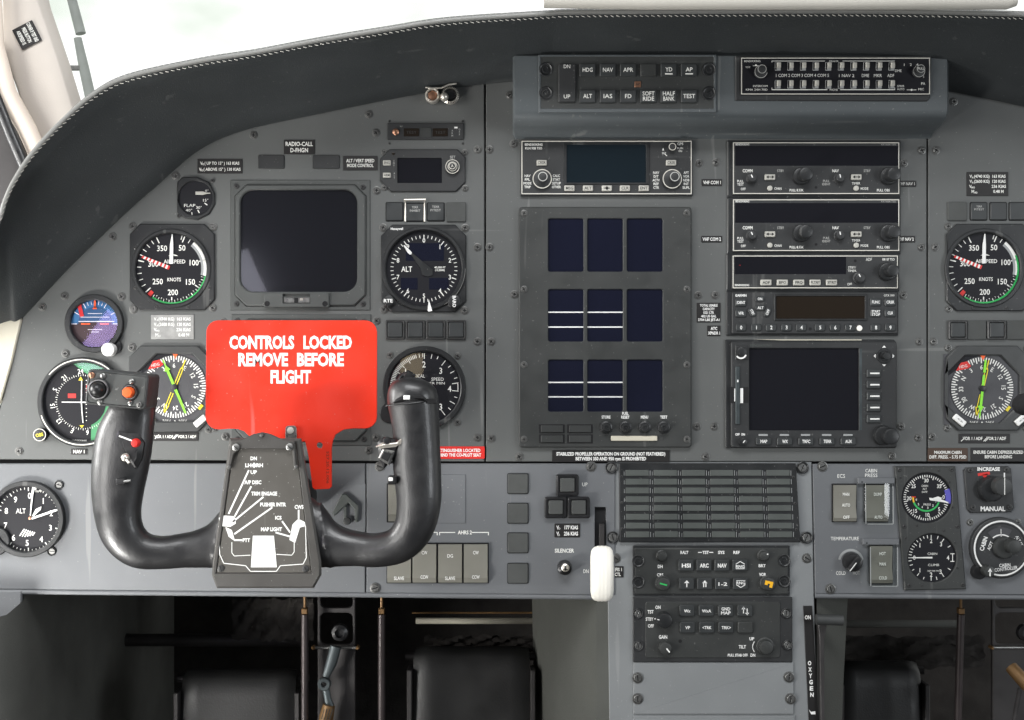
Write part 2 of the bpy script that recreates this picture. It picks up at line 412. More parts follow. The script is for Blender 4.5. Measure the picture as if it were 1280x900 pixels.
# side wall of the footwell with a padded front edge
b = []
prof = [(-8, 735, .075), (18, 760, .07), (26, 800, .05), (34, 800, .0), (100, 800, -.25), (150, 800, -.5)]
V = []; F = []
for X, Y, z0, z1 in ((-.62, -.06, -.62, -.250), (-.506, -.05, -.62, -.250), (-.492, -.03, -.62, -.248), (-.488, .0, -.62, -.240), (-.488, .012, -.62, -.20), (-.50, .30, -.62, -.16), (-.52, .62, -.62, -.10)):
    V += [(X, Y, z0), (X, Y, z1)]
for i in range(6): F.append((2 * i, 2 * i + 1, 2 * i + 3, 2 * i + 2))
o = world_mesh("side_wall", V, F, "liner", smooth=60); o["kind"] = "structure"
# grey corner block where the side wall meets the panel
t = T("corner_bracket", "plain grey block under the panel's lower corner beside the footwell wall", "bracket", 0, 760)
b = B("lower_panel"); b.plate([(-60, 738), (28, 738), (27, 778), (22, 787), (-60, 787)], -22, 2, 1.5); t.part("block", b)

# pedals, rods and rudder hardware hanging in the dark
def footrest(px0, px1, py0, d, label, slope=10):
    t = T("rudder_pedal", label, "pedal", (px0 + px1) / 2, 900, 0, d, group="broad rudder pedals in the footwells")
    q = (D - d) / D; w = (px1 - px0)
    b = B("rubber")
    L = []
    for y, h, ins in ((py0 + 22, -26, 6), (py0 + 4, -18, 2), (py0 + 2, -6, 1), (py0 + 12, 5, 0), (py0 + 32, 10, 0), (py0 + 120, 14, 0)):
        P = rr(px0 + ins, 0, px1 - ins, 10, .1); L.append((y, h, ins))
    rows = []
    for y, h, ins in L:
        rows.append([b.V(px0 + ins + (px1 - px0 - 2 * ins) * i / 12, y + (3 if i in (0, 12) else 0), h - (5 if i in (0, 12) else 0)) for i in range(13)])
    b.loops(rows, False)
    for s in (0, 12):
        b.F(*[r[s] for r in rows])
    t.part("tread", b, smooth=60)
    for xa in (px0 - 7, px1 + 1): b = B("dark_metal"); b.plate(rr(xa, py0 + 26, xa + 6, py0 + 140, 1), -10, 16, 1); t.part("side_frame", b)
    b = B("dark_metal"); b.tube([(px0 - 12, py0 + 18, -22), (px1 + 12, py0 + 18, -22)], 5); t.part("cross_tube", b)
    return t
footrest(228, 370, 836, -.16, "broad black pedal beside the wall, lowest of those under the yoke")
footrest(517, 662, 808, -.16, "broad black pedal next to the pedestal, under the row of four rockers")
footrest(1052, 1150, 826, -.18, "broad dark pedal in the footwell past the oxygen lever")
def rod(x, y0, d, label, x2=None):
    t = T("control_rod", label, "rod", x, y0, 0, d, group="upright rods in the footwells")
    b = B("mauve_metal"); b.tube([(x, y0 + 16, 0), (x2 or x, 960, 0)], 4.6, 14); t.part("tube", b)
    b = B("brass"); b.tube([(x, y0 - 24, 0), (x, y0 + 10, 0)], 1.8, 8); b.lathe(x, y0, [(0, -4), (0, 4)], 4); t.part("threaded_end", b)
    b = B("brass"); b.box(x - 3.6, y0 + 8, x + 3.6, y0 + 15, -4, 4, .6, .6); t.part("lock_nut", b)
rod(381, 752, -.09, "mauve upright rod with brass nut, between the first pedal and the pivot bracket")
rod(477, 752, -.09, "mauve upright rod with brass nut, between the pivot bracket and the second pedal")
rod(1201, 752, -.09, "mauve upright rod with brass nut below the cabin climb gauge", 1196)
def bracket(x0, x1, label, lever):
    t = T("pivot_bracket", label, "bracket", (x0 + x1) / 2, 800, 0, -.11, group="pivot brackets under the panel")
    b = B("dark_metal")
    b.plate(rr(x0, 700, x1, 920, 2), -6, 0, 1, [rr(x0 + 3, 715, x1 - 3, 760, 7), rr(x0 + 3, 766, x1 - 3, 806, 7), ], .6)
    t.part("yoke_frame", b)
    b = B("steel"); b.tube([(x0 - 4, 808, 6), (x1 + 4, 808, 6)], 2, 10); t.part("pivot_pin", b)
    for x in (x0 - 4, x1 + 4):
        b = B("brass"); b.lathe(x, 808, [(0, 0), (2.2, 0), (2.4, 8), (1.5, 10), (0, 10)], 12); t.part("end_nut", b)
    b = B("black_plastic"); b.lathe((x0 + x1) / 2 + 5, 790, [(11, 0), (10, 6), (6, 8), (5, 3), (0, 3)], 24); t.part("bushing", b)
    if lever:
        t = T("rudder_link", "grey eyed link with a tan sleeve hanging from the first pivot bracket", "link", 420, 806, 0, -.10)
        b = B("link_metal"); b.tube([(421, 806, 8), (416, 825, 9), (409, 843, 10)], [7, 7, 4.5], 14, [4, 4, 3])
        b.plate(circ(407, 852, 8, 24), 7, 14, 1, [circ(407, 852, 3.2, 16)], .5)
        b.tube([(409, 858, 10), (411, 870, 10), (414, 880, 10)], [4.5, 4.5, 5.5], 12, 3)
        t.part("link", b)
        b = B("brass"); b.tube([(413, 878, 11), (410, 892, 12), (405, 925, 14)], [7.5, 9, 9], 14); t.part("sleeve", b)
        b = B("seam")
        for i in range(4): b.line(409 + i * 3.4, 880, 405 + i * 3.4, 893, 1.1, 21.5)
        t.part("slots", b)
bracket(397, 444, "dark cast bracket with rounded cut-outs, above the hanging link", True)
bracket(1241, 1310, "dark cast bracket cut by the picture edge, beyond the upright rod", False)
t = T("rudder_link", "tan cylinder end poking out near the frame edge below the cabin controller", "link", 1272, 845, 0, -.08)
b = B("brass"); b.tube([(1264, 834, 0), (1276, 852, 22)], [8, 8.5], 18); t.part("sleeve", b)
b = B("ivory"); b.tube([(1276.2, 852.2, 22), (1276.8, 853.2, 23.5)], [7, 6.5], 18); t.part("end_cap", b)
b = B("dark_metal"); b.tube([(1275, 860, 0), (1262, 930, 0)], 3, 8); t.part("stem", b)
# dark tubes and trays far under the panel
for i, (x0, x1, y, d, m, r) in enumerate(((515, 745, 766, -.22, "brass", 1.2), (520, 700, 776, -.3, "beige_trim", 4), (1050, 1200, 780, -.3, "liner", 5), (20, 385, 800, -.35, "dark_metal", 8))):
    t = T("cross_tube", ("thin brass line running across under the panel by the pedestal", "pale worn tube behind the thin brass line",
          "dull grey tube across the footwell past the oxygen lever", "dark tube low behind the first pedal")[i], "tube", x0, y, 0, d)
    b = B(m); b.tube([(x0, y, 0), (x1, y, 0)], r, 12); t.part("tube", b)
def crumple(x0, x1, y0, y1, d, label):
    nx, ny = 26, 12; V = []; F = []
    for j in range(ny + 1):
        for i in range(nx + 1):
            p = AP(x0 + (x1 - x0) * i / nx, y0 + (y1 - y0) * j / ny, d)
            V.append((p[0], p[1] + .004 * math.sin(i * 1.1 + j) + random.uniform(-.003, .003), p[2] + random.uniform(-.002, .002)))
    for j in range(ny):
        for i in range(nx): a = j * (nx + 1) + i; F.append((a, a + 1, a + nx + 2, a + nx + 1))
    o = world_mesh("insulation_blanket", V, F, "carpet", smooth=70); props(o, label, "blanket")
crumple(290, 392, 748, 800, -.28, "crumpled grey insulation high behind the yoke in the dark footwell")
crumple(530, 668, 795, 815, -.20, "creased dark insulation just above the pedal beside the pedestal")
crumple(1055, 1230, 795, 835, -.25, "creased dark insulation above the pedal past the oxygen lever")

# ------------------------------------------------------------------ glareshield
O = [(-60, 380), (-30, 320), (-2, 272), (6, 248), (17, 223), (40, 188), (75, 150), (115, 115), (160, 92), (250, 72), (320, 61), (400, 46), (480, 33), (560, 21), (680, 13), (720, 11), (900, 10), (1100, 10), (1280, 14), (1400, 22)]
I = [(-60, 430), (-30, 418), (0, 404), (12, 400), (27, 396), (75, 345), (120, 300), (160, 262), (200, 227), (250, 186), (305, 162), (400, 141), (500, 121), (575, 108), (670, 98), (715, 97), (900, 98), (1130, 106), (1280, 132), (1400, 162)]
def cr(P, n):
    out = []
    for i in range(len(P) - 1):
        p0, p1, p2, p3 = [Vector(P[max(0, min(len(P) - 1, k))]) for k in (i - 1, i, i + 1, i + 2)]
        for s in range(n):
            t = s / n; out.append(.5 * ((2 * p1) + (p2 - p0) * t + (2 * p0 - 5 * p1 + 4 * p2 - p3) * t * t + (3 * p1 - p0 - 3 * p2 + p3) * t ** 3))
    out.append(Vector(P[-1])); return out
Oc, Ic = cr(O, 8), cr(I, 8)
LIP = .115
gs = wthing("glareshield", "black stitched leather glareshield arching over the instrument panels", "glareshield", (0, -.05, .3))
gl = (0, -.05, .3)
rows = [(-.02, -.24, .012), (-.01, .09, .004), (0, LIP, 0), (.03, LIP + .006, 0), (.07, LIP + .004, 0), (.16, LIP - .012, 0), (.35, .082, 0), (.60, .047, 0), (.85, .018, 0), (1.0, .006, 0), (1.03, -.01, 0)]
V = []; F = []; nR = len(rows)
for o_, i_ in zip(Oc, Ic):
    base = Vector(AP(o_.x, o_.y, LIP))
    for u, d, up in rows:
        if d < .1 and u < 0: V.append((base.x, -d, base.z + up))
        else: p = o_.lerp(i_, u); V.append(AP(p.x, p.y, d))
for c in range(len(Oc) - 1):
    for r_ in range(nR - 1): a = c * nR + r_; F.append((a, a + nR, a + nR + 1, a + 1))
world_mesh("leather_cover", V, F, "leather", gs, gl, 60)
def tubew(name, P, rad, m, parent, loc, n=8):
    V = []; F = []
    for i, p in enumerate(P):
        p = Vector(p); t = (Vector(P[min(i + 1, len(P) - 1)]) - Vector(P[max(0, i - 1)])).normalized()
        a = t.cross(Vector((0, 1, 0))).normalized(); c_ = t.cross(a).normalized()
        for k in range(n): V.append(p + a * rad * math.cos(2 * math.pi * k / n) + c_ * rad * math.sin(2 * math.pi * k / n))
    for i in range(len(P) - 1):
        for k in range(n): F.append((i * n + k, i * n + (k + 1) % n, (i + 1) * n + (k + 1) % n, (i + 1) * n + k))
    return world_mesh(name, V, F, m, parent, loc, 60)
tubew("piping", [AP(*(o_.lerp(i_, .0) + Vector((0, 4.2))), LIP + .008) for o_, i_ in zip(Oc, Ic)], .0022, "piping", gs, gl)
def stitches(off, d, step, name):
    P = [Vector(AP(o_.x, o_.y + off, d)) for o_ in Oc]; V = []; F = []; acc = 0
    for p, q in zip(P, P[1:]):
        L = (q - p).length; t = (q - p).normalized()
        while acc < L:
            c = p + t * acc; n = Vector((0, 1, 0)).cross(t).normalized()
            a = (t * .9 + n * .35).normalized() * .0016; bb = n * .00035; k = len(V)
            V += [c - a - bb, c + a - bb, c + a + bb, c - a + bb, c - a * .6 + Vector((0, -.0007, 0)), c + a * .6 + Vector((0, -.0007, 0))]
            F += [(k, k + 1, k + 5, k + 4), (k + 3, k + 4, k + 5, k + 2), (k, k + 4, k + 3), (k + 1, k + 2, k + 5)]
            acc += step
        acc -= L
    world_mesh(name, V, F, "thread", gs, gl)["kind"] = "stuff"
stitches(1.2, LIP + .0035, .0052, "stitching"); stitches(9.6, LIP + .0105, .0052, "stitching")

# ------------------------------------------------------------------ windscreen frame, pillars, outside things
t = T("header_bar", "pale padded bar across the top of the windscreen above the glareshield", "header bar", 970, 0, 0, .14)
b = B("header"); b.tube([(680, -2, 0), (800, -1, 0), (1258, -1, 0), (1268, -3, 0)], [12, 13, 13, 11], 16, 10); t.part("padded_bar", b)
t = T("windscreen_pillar", "broad speckled beige windscreen pillar with a small black placard", "pillar", 60, 180, 0, .02)
b = B("beige"); b.plate([(2, -60), (34, -60), (48, 0), (72, 70), (104, 175), (110, 230), (60, 230), (20, 110), (2, 60)], -40, 0, 3); t.part("pillar_trim", b, smooth=50)
t2 = T("side_window_frame", "warm cream inner frame of the side window beside the pillar", "frame", 30, 150, 0, .03)
b = B("beige_light"); b.tube([(-16, -20, 6), (-8, 60, 6), (10, 118, 4), (34, 160, 2), (62, 225, 0)], [20, 16, 13, 12, 12], 18, 8); t2.part("frame_trim", b)
t = T("placard", "small tilted black placard on the beige windscreen pillar", "placard", 34, 44, 0, .0215)
b = B("placard").rot(34, 44, -27); b.box(20, 30, 48, 58, 0, .8, .5, .2)
b.rot(); b.m("ink").text("CORNER IF TEST GND\nPRESS BUTTON\nAIRSPEED IS", 34, 44, 4.6, 1.1, [26, 20, 19], rot=63, bold=.02, pitch=1.7)
t.part("plate", b)
t = T("side_window_seal", "dark window edge rising behind the glareshield's outer end", "window", 10, 200, 0, .04)
b = B("black_plastic"); b.tube([(-30, 40, 0), (-6, 120, 0), (14, 170, 0), (40, 230, 0)], 7, 12, 4); t.part("rubber_seal", b)
b = B("dark_metal"); b.plate([(-60, 60), (-14, 60), (30, 200), (26, 300), (-60, 300)], -30, -12, 1); t.part("dark_panel", b)
t = T("windscreen_wiper", "blurred grey wiper arm standing outside the bright windscreen", "wiper", 105, 90, 0, -.9)
b = B("grey_paint"); b.tube([(84, -30, 0), (90, 0, 0), (101, 42, 0)], [6, 6, 6.5], 10); t.part("arm", b)
b = B("grey_paint"); b.tube([(96, 47, -3), (104, 85, -3), (114, 130, -3)], [5, 6.5, 7], 10); t.part("blade_holder", b)
b = B("steel"); b.box(80, 82, 100, 88, -2, 2, .5, .5); t.part("clip", b)
# glass pane of the windscreen, forward of the glareshield
V = []; F = []
for j in range(5):
    for i in range(13): V.append((-.62 + i * .11, .36 - j * .10 - .02 * math.cos(i * .5), .17 + j * .10))
for j in range(4):
    for i in range(12): a = j * 13 + i; F.append((a, a + 1, a + 14, a + 13))
ws = world_mesh("windscreen_glass", V, F, "glass", smooth=80); props(ws, "clear windscreen glass sloping above the glareshield", "windscreen")
# pale side trim beside the left panel
t = T("side_trim", "pale cream trim edge beside the attitude indicator's panel", "trim", 10, 440)
b = B("beige_trim"); b.plate([(-40, 412), (26, 396), (28, 400), (16, 452), (2, 500), (-40, 520)], -20, 3, 1.5); t.part("trim_panel", b)

# ------------------------------------------------------------------ panel plates
TH = -6
def plate_thing(P, label, m, screws=(), holes=(), dz=(), x=0, y=0, h1=0):
    t = T("instrument_panel", label, "panel", x, y)
    b = B(m); b.plate(P, TH, h1, .9, holes, .6); t.part("panel_plate", b)
    for s in screws: t.inst("screw", SCREW if (len(s) < 3 or s[2]) else SCREW_D, s[0], s[1], h1, rand_rot(), .86 if len(s) < 4 else s[3])
    for s in dz: t.inst("fastener", DZUS, s[0], s[1], h1, rand_rot(), .95)
    return t
L_S = [(317, 169), (220, 220), (461, 143), (470, 166), (597, 187), (597, 309), (597, 427), (597, 547), (141, 296), (81, 370), (152, 371), (53, 384), (165, 434), (471, 401), (470, 547), (282, 546), (82, 442), (265, 284), (167, 387), (268, 535), (24, 564), (461, 563), (471, 238), (279, 403)]
PL = plate_thing([(29, 392), (150, 230), (330, 90), (605.5, 90), (605.5, 577), (-60, 574), (-8, 540), (14, 460)], "dark grey flight instrument panel around the red sign and the yoke", "panel", L_S, x=300, y=577)
C_S = [(612, 187), (612, 309), (614, 427), (614, 548), (642, 180), (643, 368), (649, 571), (874, 204), (895, 203), (885, 168), (1130, 204), (1152, 188), (1152, 309), (873, 369), (894, 369), (1129, 369), (871, 533), (893, 533), (1126, 533), (882, 571), (1115, 570), (1149, 427), (1148, 547), (637, 119)]
PC = plate_thing([(607.5, 90), (1158.5, 90), (1158.5, 577), (607.5, 577)], "dark grey middle avionics panel carrying the radios and blank engine displays", "panel", C_S, x=880, y=577)
R_S = [(1170, 188), (1169, 309), (1167, 427), (1165, 546), (1192, 127)]
PR = plate_thing([(1160.5, 90), (1345, 90), (1345, 577), (1160.5, 577)], "dark grey co-pilot side panel with the second airspeed indicator", "panel", R_S, x=1250, y=577)
PB = plate_thing([(-60, 579.5), (456.5, 579.5), (456.5, 741), (-60, 736)], "bluish grey lower panel behind the yoke with the round altimeter", "lower_panel", [], x=200, y=741)
PB2 = plate_thing([(458, 579.5), (769, 579.5), (769, 744), (458, 741)], "bluish grey lower panel strip with rockers, blank caps and gear lever slot", "lower_panel", [],
                  [[(743.5, 634), (757.5, 634), (757.5, 735), (743.5, 735)]], [(475, 583), (469, 735), (739, 583)], x=640, y=744)
PD = plate_thing([(1016, 580), (1345, 580), (1345, 744), (1019, 742)], "bluish grey cabin climate and pressurisation panel in the lower corner", "lower_panel", [(1212.5, 653, 1, .75), (1272, 653, 1, .75)], (), [(1028, 583), (1038, 736)], x=1100, y=744)
t = T("panel_lip", "rounded metal lip running along the bottom of the lower panels", "trim", 300, 745)
b = B("lower_panel"); b.tube([(-60, 739.5, -2), (458, 744, -2), (762, 747, -2)], 3.2, 12); t.part("edge_strip", b)
t = T("panel_lip", "rounded metal lip under the cabin pressurisation panel", "trim", 1150, 745)
b = B("lower_panel"); b.tube([(1019, 745, -2), (1345, 747.5, -2)], 3.2, 12); t.part("edge_strip", b)

# ------------------------------------------------------------------ centre pedestal
t = T("pedestal", "grey centre pedestal box under the engine displays", "pedestal", 890, 900)
b = B("pedestal"); b.plate([(763, 577.5), (1015, 577.5), (1018, 744), (1024, 980), (762, 980), (760, 745)], -10, -1.5, 1); t.part("front_plate", b)
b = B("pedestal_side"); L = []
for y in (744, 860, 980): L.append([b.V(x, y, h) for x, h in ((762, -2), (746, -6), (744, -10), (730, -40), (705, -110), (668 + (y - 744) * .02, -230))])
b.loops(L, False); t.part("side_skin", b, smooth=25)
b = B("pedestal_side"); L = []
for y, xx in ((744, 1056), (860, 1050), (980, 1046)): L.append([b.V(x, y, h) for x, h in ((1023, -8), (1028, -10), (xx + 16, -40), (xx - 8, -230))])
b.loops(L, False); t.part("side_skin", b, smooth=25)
for i, (y0, y1) in enumerate(((828, 892.5), (894.5, 980))):
    b = B("pedestal"); b.plate(rr(792, y0, 992 + i * 1.5, y1, .5), -1.5, .8, .6); t.part("blank_plate", b)
for x, y in ((797, 847), (797, 873), (986, 846), (988, 873)): t.inst("fastener", DZUS, x, y, .8, random.uniform(80, 110), 1.0)
for x, y in ((770, 698), (1009, 698), (762, 737)): t.inst("fastener", DZUS, x, y, -1.5, rand_rot(), .9)
# ------------------------------------------------------------------ shared instrument builders
def placard(x0, y0, x1, y1, txt, label, cap, wd=None, m="placard", ink="ink", bold=.02, extra=None, h=0, d=0., pitch=1.5, r=.6, rot=0):
    b = B(m); b.rot((x0 + x1) / 2, (y0 + y1) / 2, rot); b.plate(rr(x0, y0, x1, y1, r, 2), h, h + 1, .25)
    b.rot(); b.m(ink)
    if txt: b.text(txt, (x0 + x1) / 2, (y0 + y1) / 2, cap, h + 1.15, wd, bold=bold, pitch=pitch, rot=rot)
    if extra: extra(b, h + 1.15)
    return T("placard", label, "placard", (x0 + x1) / 2, y1, h, d, single=b)
def marks_on(t, name="markings", parent=None):
    b = B("ink")
    return b
def key(t, x0, y0, x1, y1, h0, h1, m, txt=None, cap=4, wd=None, ink="ink", r=1.2, bold=.01, name="button", bev=.9, extra=None, dy=0):
    b = B(m); b.box(x0, y0, x1, y1, h0, h1, r, bev)
    if txt: b.m(ink).text(txt, (x0 + x1) / 2, (y0 + y1) / 2 + dy, cap, h1 + .12, wd, bold=bold, pitch=1.3)
    if extra: extra(b, h1 + .12)
    return t.part(name, b)
def corner_screws(t, pts, h, sc=.8, m=None):
    for x, y in pts: t.inst("screw", m or SCREW, x, y, h, rand_rot(), sc)
def glass_disc(t, cx, cy, r, h, name="glass", m="glass"):
    b = B(m); b.lathe(cx, cy, [(r, h - 1.2), (r * .98, h), (0, h + .3)], 48); t.part(name, b)

# ---- airspeed indicators
ASI = [(0, 0), (22, 50), (75, 100), (125, 150), (180, 200), (228, 250), (284, 300), (334, 350)]
def asi_ang(v):
    for (a0, v0), (a1, v1) in zip(ASI, ASI[1:]):
        if v <= v1: return a0 + (a1 - a0) * (v - v0) / (v1 - v0)
    return 334
def airspeed(x0, y0, x1, y1, cx, cy, label, green_full, faint):
    t = T("airspeed_indicator", label, "airspeed gauge", (x0 + x1) / 2, y1)
    b = B("bezel_black"); b.plate(chamf(x0, y0, x1, y1, 13), 0, 3.5, 1.2, [circ(cx, cy, 47, 56)], .8)
    b.bez(cx, cy, 44.5, 49.5, 3, 5.5)
    t.part("bezel", b)
    corner_screws(t, [(x0 + 3, y0 + 3), (x1 - 2, y0 + 4), (x0 + 4, y1 - 3), (x1 - 3, y1 - 3)], .2, .8)
    for q in ((x0 + 7, y0 + 30), (x0 + 7, y1 - 28), (x1 - 6, y1 - 28), (x0 + 33, y1 - 4), (x1 - 33, y1 - 4)): t.inst("screw", SCREW_S, *q, 3.4, rand_rot(), .7)
    b = B("dial"); b.disc(cx, cy, 47, .8, 48); t.part("dial_face", b)
    b = B("ink"); h = 1.2
    for v in range(20, 360, 10):
        a = asi_ang(v); big = v % 50 == 0
        if v in (20, 30) : continue
        if 60 < v < 125 and not big: continue
        b.tick(cx, cy, 35.5 if big else 38, 43.5, a, 1.3 if big else .9, h)
    for v in range(130, 240, 5): b.tick(cx, cy, 39, 43.5, asi_ang(v), .8, h)
    b.arc(cx, cy, 40, 43.6, 40, 102, h)
    b.m("key_grey").arc(cx, cy, 37, 40, 40, 102, h + .05)
    b.m("green").arc(cx, cy, 42, 44.4, 68 if green_full else 102, 214, h + .1, 24)
    b.m("red").arc(cx, cy, 37, 43.5, 217, 224, h + .15, 2)
    b.m("ink")
    for s, dx, dy in (("50", 13, -26), ("100", 28, -7.5), ("150", 23.5, 16.5), ("200", 1.5, 29.5), ("250", -17.5, 16), ("300", -23, -6), ("350", -12, -25.5)):
        b.text(s, cx + dx, cy + dy, 6.8, h, bold=.012)
    b.text("AIRSPEED", cx + 3.5, cy - 9, 4.6, h, 27, bold=.01); b.text("KNOTS", cx + 3, cy + 13.5, 4.4, h, 17, bold=.01)
    b.poly([(cx - 4, cy - 16), (cx + 1, cy - 19), (cx + 8, cy - 16)], h)
    t.part("markings", b)
    # barber pole needle
    b = B("red"); ax, ay = cx - 3, cy - 1; ex, ey = pos(cx, cy, 40, 292); n = 15
    for i in range(n):
        b.m("red" if i % 2 == 0 else "white"); f0, f1 = i / n, (i + 1) / n; w_ = 4.6 * (1 - .45 * f0)
        p0 = (ax + (ex - ax) * f0, ay + (ey - ay) * f0); p1 = (ax + (ex - ax) * f1, ay + (ey - ay) * f1)
        b.poly([(p0[0] - 0.6, p0[1] + w_ / 2), (p1[0] - .6, p1[1] + w_ / 2), (p1[0] + 1.2, p1[1] - w_ / 2), (p0[0] + 1.2, p0[1] - w_ / 2)], 2.0)
    t.part("limit_needle", b)
    b = B("white"); b.plate([(cx - 2.4, cy - 6), (cx + 2.2, cy - 6), (cx + 2.4, cy - 30), (cx + 1.6, cy - 43), (cx + .6, cy - 43), (cx - 1.8, cy - 30)], 2.3, 3, .2); t.part("speed_needle", b)
    glass_disc(t, cx, cy, 45, 4.4)
    return t
airspeed(163, 280, 269, 388, 215, 336, "airspeed gauge with a white needle at zero, beside the big blank display", False, 0)
airspeed(1182, 280, 1290, 389, 1229, 335.5, "airspeed gauge with a long green arc on the co-pilot panel", True, 0)

# ---- flap indicator
t = T("flap_indicator", "small black flap gauge above the airspeed gauge", "flap gauge", 245, 274)
b = B("bezel_black"); b.plate([(222, 228), (228, 222), (246, 221), (262, 228), (269, 242), (269, 256), (262, 268), (248, 275), (232, 273), (222, 266)], 0, 3, 1.2, [circ(245, 248, 21.5, 36)], .8); t.part("bezel", b)
b = B("dial"); b.disc(245, 248, 22, .8, 36); t.part("dial_face", b)
b = B("ink"); b.text("FLAP", 237.5, 257, 3.6, 1.2, 14); b.text("0°", 259, 238.5, 2.4, 1.2, 4.5); b.text("15°", 257.5, 250.5, 3.2, 1.2, 6.5); b.text("30°", 249, 259.5, 3.2, 1.2, 7); b.text("40°", 236.5, 263, 3.2, 1.2, 8)
for a in ((256, 254, 259.5, 256.5), (247.5, 262.5, 249.5, 266.5), (240, 265.5, 240.5, 269.5)): b.line(*a, 1.2, 1.2)
t.part("markings", b)
b = B("key"); b.plate([(245, 239.8), (254, 239.6), (259, 241), (263.5, 241.2), (263.5, 242.4), (259, 242.6), (254, 244), (245, 243.6)], 1.8, 2.6, .2); t.part("needle", b)
t.inst("screw", SCREW_S, 224, 270, 1, 0, .8); t.inst("screw", SCREW_S, 266, 226, 1, 0, .8)
glass_disc(t, 245, 248, 21.6, 2.6)

# ---- small standby attitude indicator
t = T("attitude_indicator", "small round attitude gauge with blue sky and brown ground", "attitude gauge", 119, 440)
b = B("bezel_black"); b.bez(119, 404.5, 29.5, 36.5, 0, 6); b.plate(rr(130, 424, 153, 443, 9), 0, 3, 1); t.part("bezel", b)
b = B("sky_blue"); cx, cy = 119.5, 405
b.poly([pos(cx, cy, 30, a) for a in range(-90, 91, 10)], 1.0); b.m("brown").poly([pos(cx, cy, 30, a) for a in range(90, 271, 10)], 1.0)
t.part("outer_ring", b)
b = B("mid_blue"); b.poly([pos(cx, cy - .3, 21, a) for a in range(-85, 86, 10)], 1.8); b.m("brown").poly([pos(cx, cy - .3, 21, a) for a in range(85, 276, 10)], 1.8)
b.m("ink").rect(cx - 20.5, cy - 3.6, cx + 24, cy - 2.6, 2.1)
for y, w_ in ((-13, 9), (-8.5, 18), (7, 9), (10, 5)): b.rect(cx - w_, y + cy - .35, cx + w_, cy + y + .35, 2.1)
t.part("horizon_ball", b)
b = B("red"); b.rot(cx - 18, cy - 17, -14).rect(cx - 20.5, cy - 25, cx - 15.5, cy - 9, 2.4); b.rot()
b.m("orange").poly([(cx - 3, cy - 18.5), (cx + 3, cy - 18.5), (cx, cy - 23)], 2.6); b.rect(cx - 1.2, cy - 29.5, cx + 1.2, cy - 20, 2.6)
b.rect(cx - 17, cy - .9, cx - 5.5, cy + .9, 3); b.rect(cx + 6.5, cy - .9, cx + 17.5, cy + .9, 3)
b.m("ink")
for a in (-60, 60): b.tick(cx, cy, 23, 29.5, a, .9, 2.2)
for a in (-90, 90, -30, 30): b.tick(cx, cy, 22.5, 29.5, a, .9, 2.2)
for a in (-20, -10, 10, 20): b.tick(cx, cy, 24, 28.5, a, .7, 2.2)
t.part("pointer_marks", b)
b = B("white"); b.knob(139, 437, 8.6, 3, 13); b.m("key_grey").arc(139, 437, 3.4, 4.2, 0, 360, 13.1, 20); t.part("cage_knob", b)
glass_disc(t, cx, cy, 29.8, 5, m="purple_glass")

# ---- VOR / localizer indicator
t = T("course_indicator", "round course deviation gauge with white crossbars behind the switch box", "course gauge", 104, 555)
cx, cy = 104.5, 502.5
b = B("bezel_black"); b.bez(cx, cy, 49.5, 56, 0, 6); b.m("outline").arc(cx, cy, 52.4, 53.8, -50, 252, 6.15, 60); t.part("bezel", b)
b = B("dial"); b.disc(cx, cy, 50.5, .8, 56); b.m("green_patch").poly([pos(cx, cy, 49.5, a) for a in range(-15, 175, 8)] + [(cx + 10, cy + 30), (cx + 6, cy - 34)], 1.0)  # flat green patch across one half of the dial
b.m("dial").disc(cx - 3, cy, 31.5, 1.3, 44); t.part("dial_face", b)
b = B("ink")
for s, a, ro in (("24", -5, -5), ("21", -38, -40), ("S", -66, -68), ("15", -97, -97), ("12", -128, -128), ("E", -159, 210), ("6", 172, 180), ("W", 28, 28)):
    b.text(s, *pos(cx, cy, 38.5, a), 5.6, 1.5, rot=ro, bold=.01)
for i in range(72): b.tick(cx, cy, 32.5, 34.2 if i % 2 else 35.4, i * 5, .6, 1.5)
b.text("BENDIX/KING", cx - 6, cy + 48, 1.9, 1.2, 20)
for i in range(-5, 6):
    if i: b.disc(cx + 4, cy - 2 + i * 5, .7, 1.6, 8); b.disc(cx + i * 5, cy, .7, 1.6, 8)
b.m("red").rect(cx - 19, cy - 10.5, cx - 9, cy - 5, 1.6); b.rect(cx + 4, cy - 22, cx + 11, cy - 11, 1.6)
b.m("yellow").poly([(cx - 6, cy - 27), (cx, cy - 27), (cx - 3, cy - 32)], 1.7); b.poly([(cx - 4.5, cy + 29), (cx + 1, cy + 29), (cx - 1.5, cy + 32.5)], 1.7)
t.part("markings", b)
b = B("white"); b.tube([(cx - 1.3, cy - 27, 2.5), (cx - 1.8, cy, 2.5), (cx + .3, cy + 26, 2.5)], .8, 6); b.tube([(cx - 26, cy, 3), (cx + 18, cy + .4, 3)], .7, 6); t.part("deviation_bars", b)
b = B("bezel_black"); b.knob(53, 543, 8.4, 0, 9); b.m("outline").arc(53, 543, 7, 7.9, 0, 360, 9.05, 30); b.m("yellow").text("OBS", 53, 543, 4, 9.2, 9.5, rot=-12, bold=.02); t.part("course_knob", b)
glass_disc(t, cx, cy, 50, 5)
placard(89, 561, 109, 568, "NAV 1", "tiny black placard reading NAV 1 beneath the crossbar gauge", 4, 14)

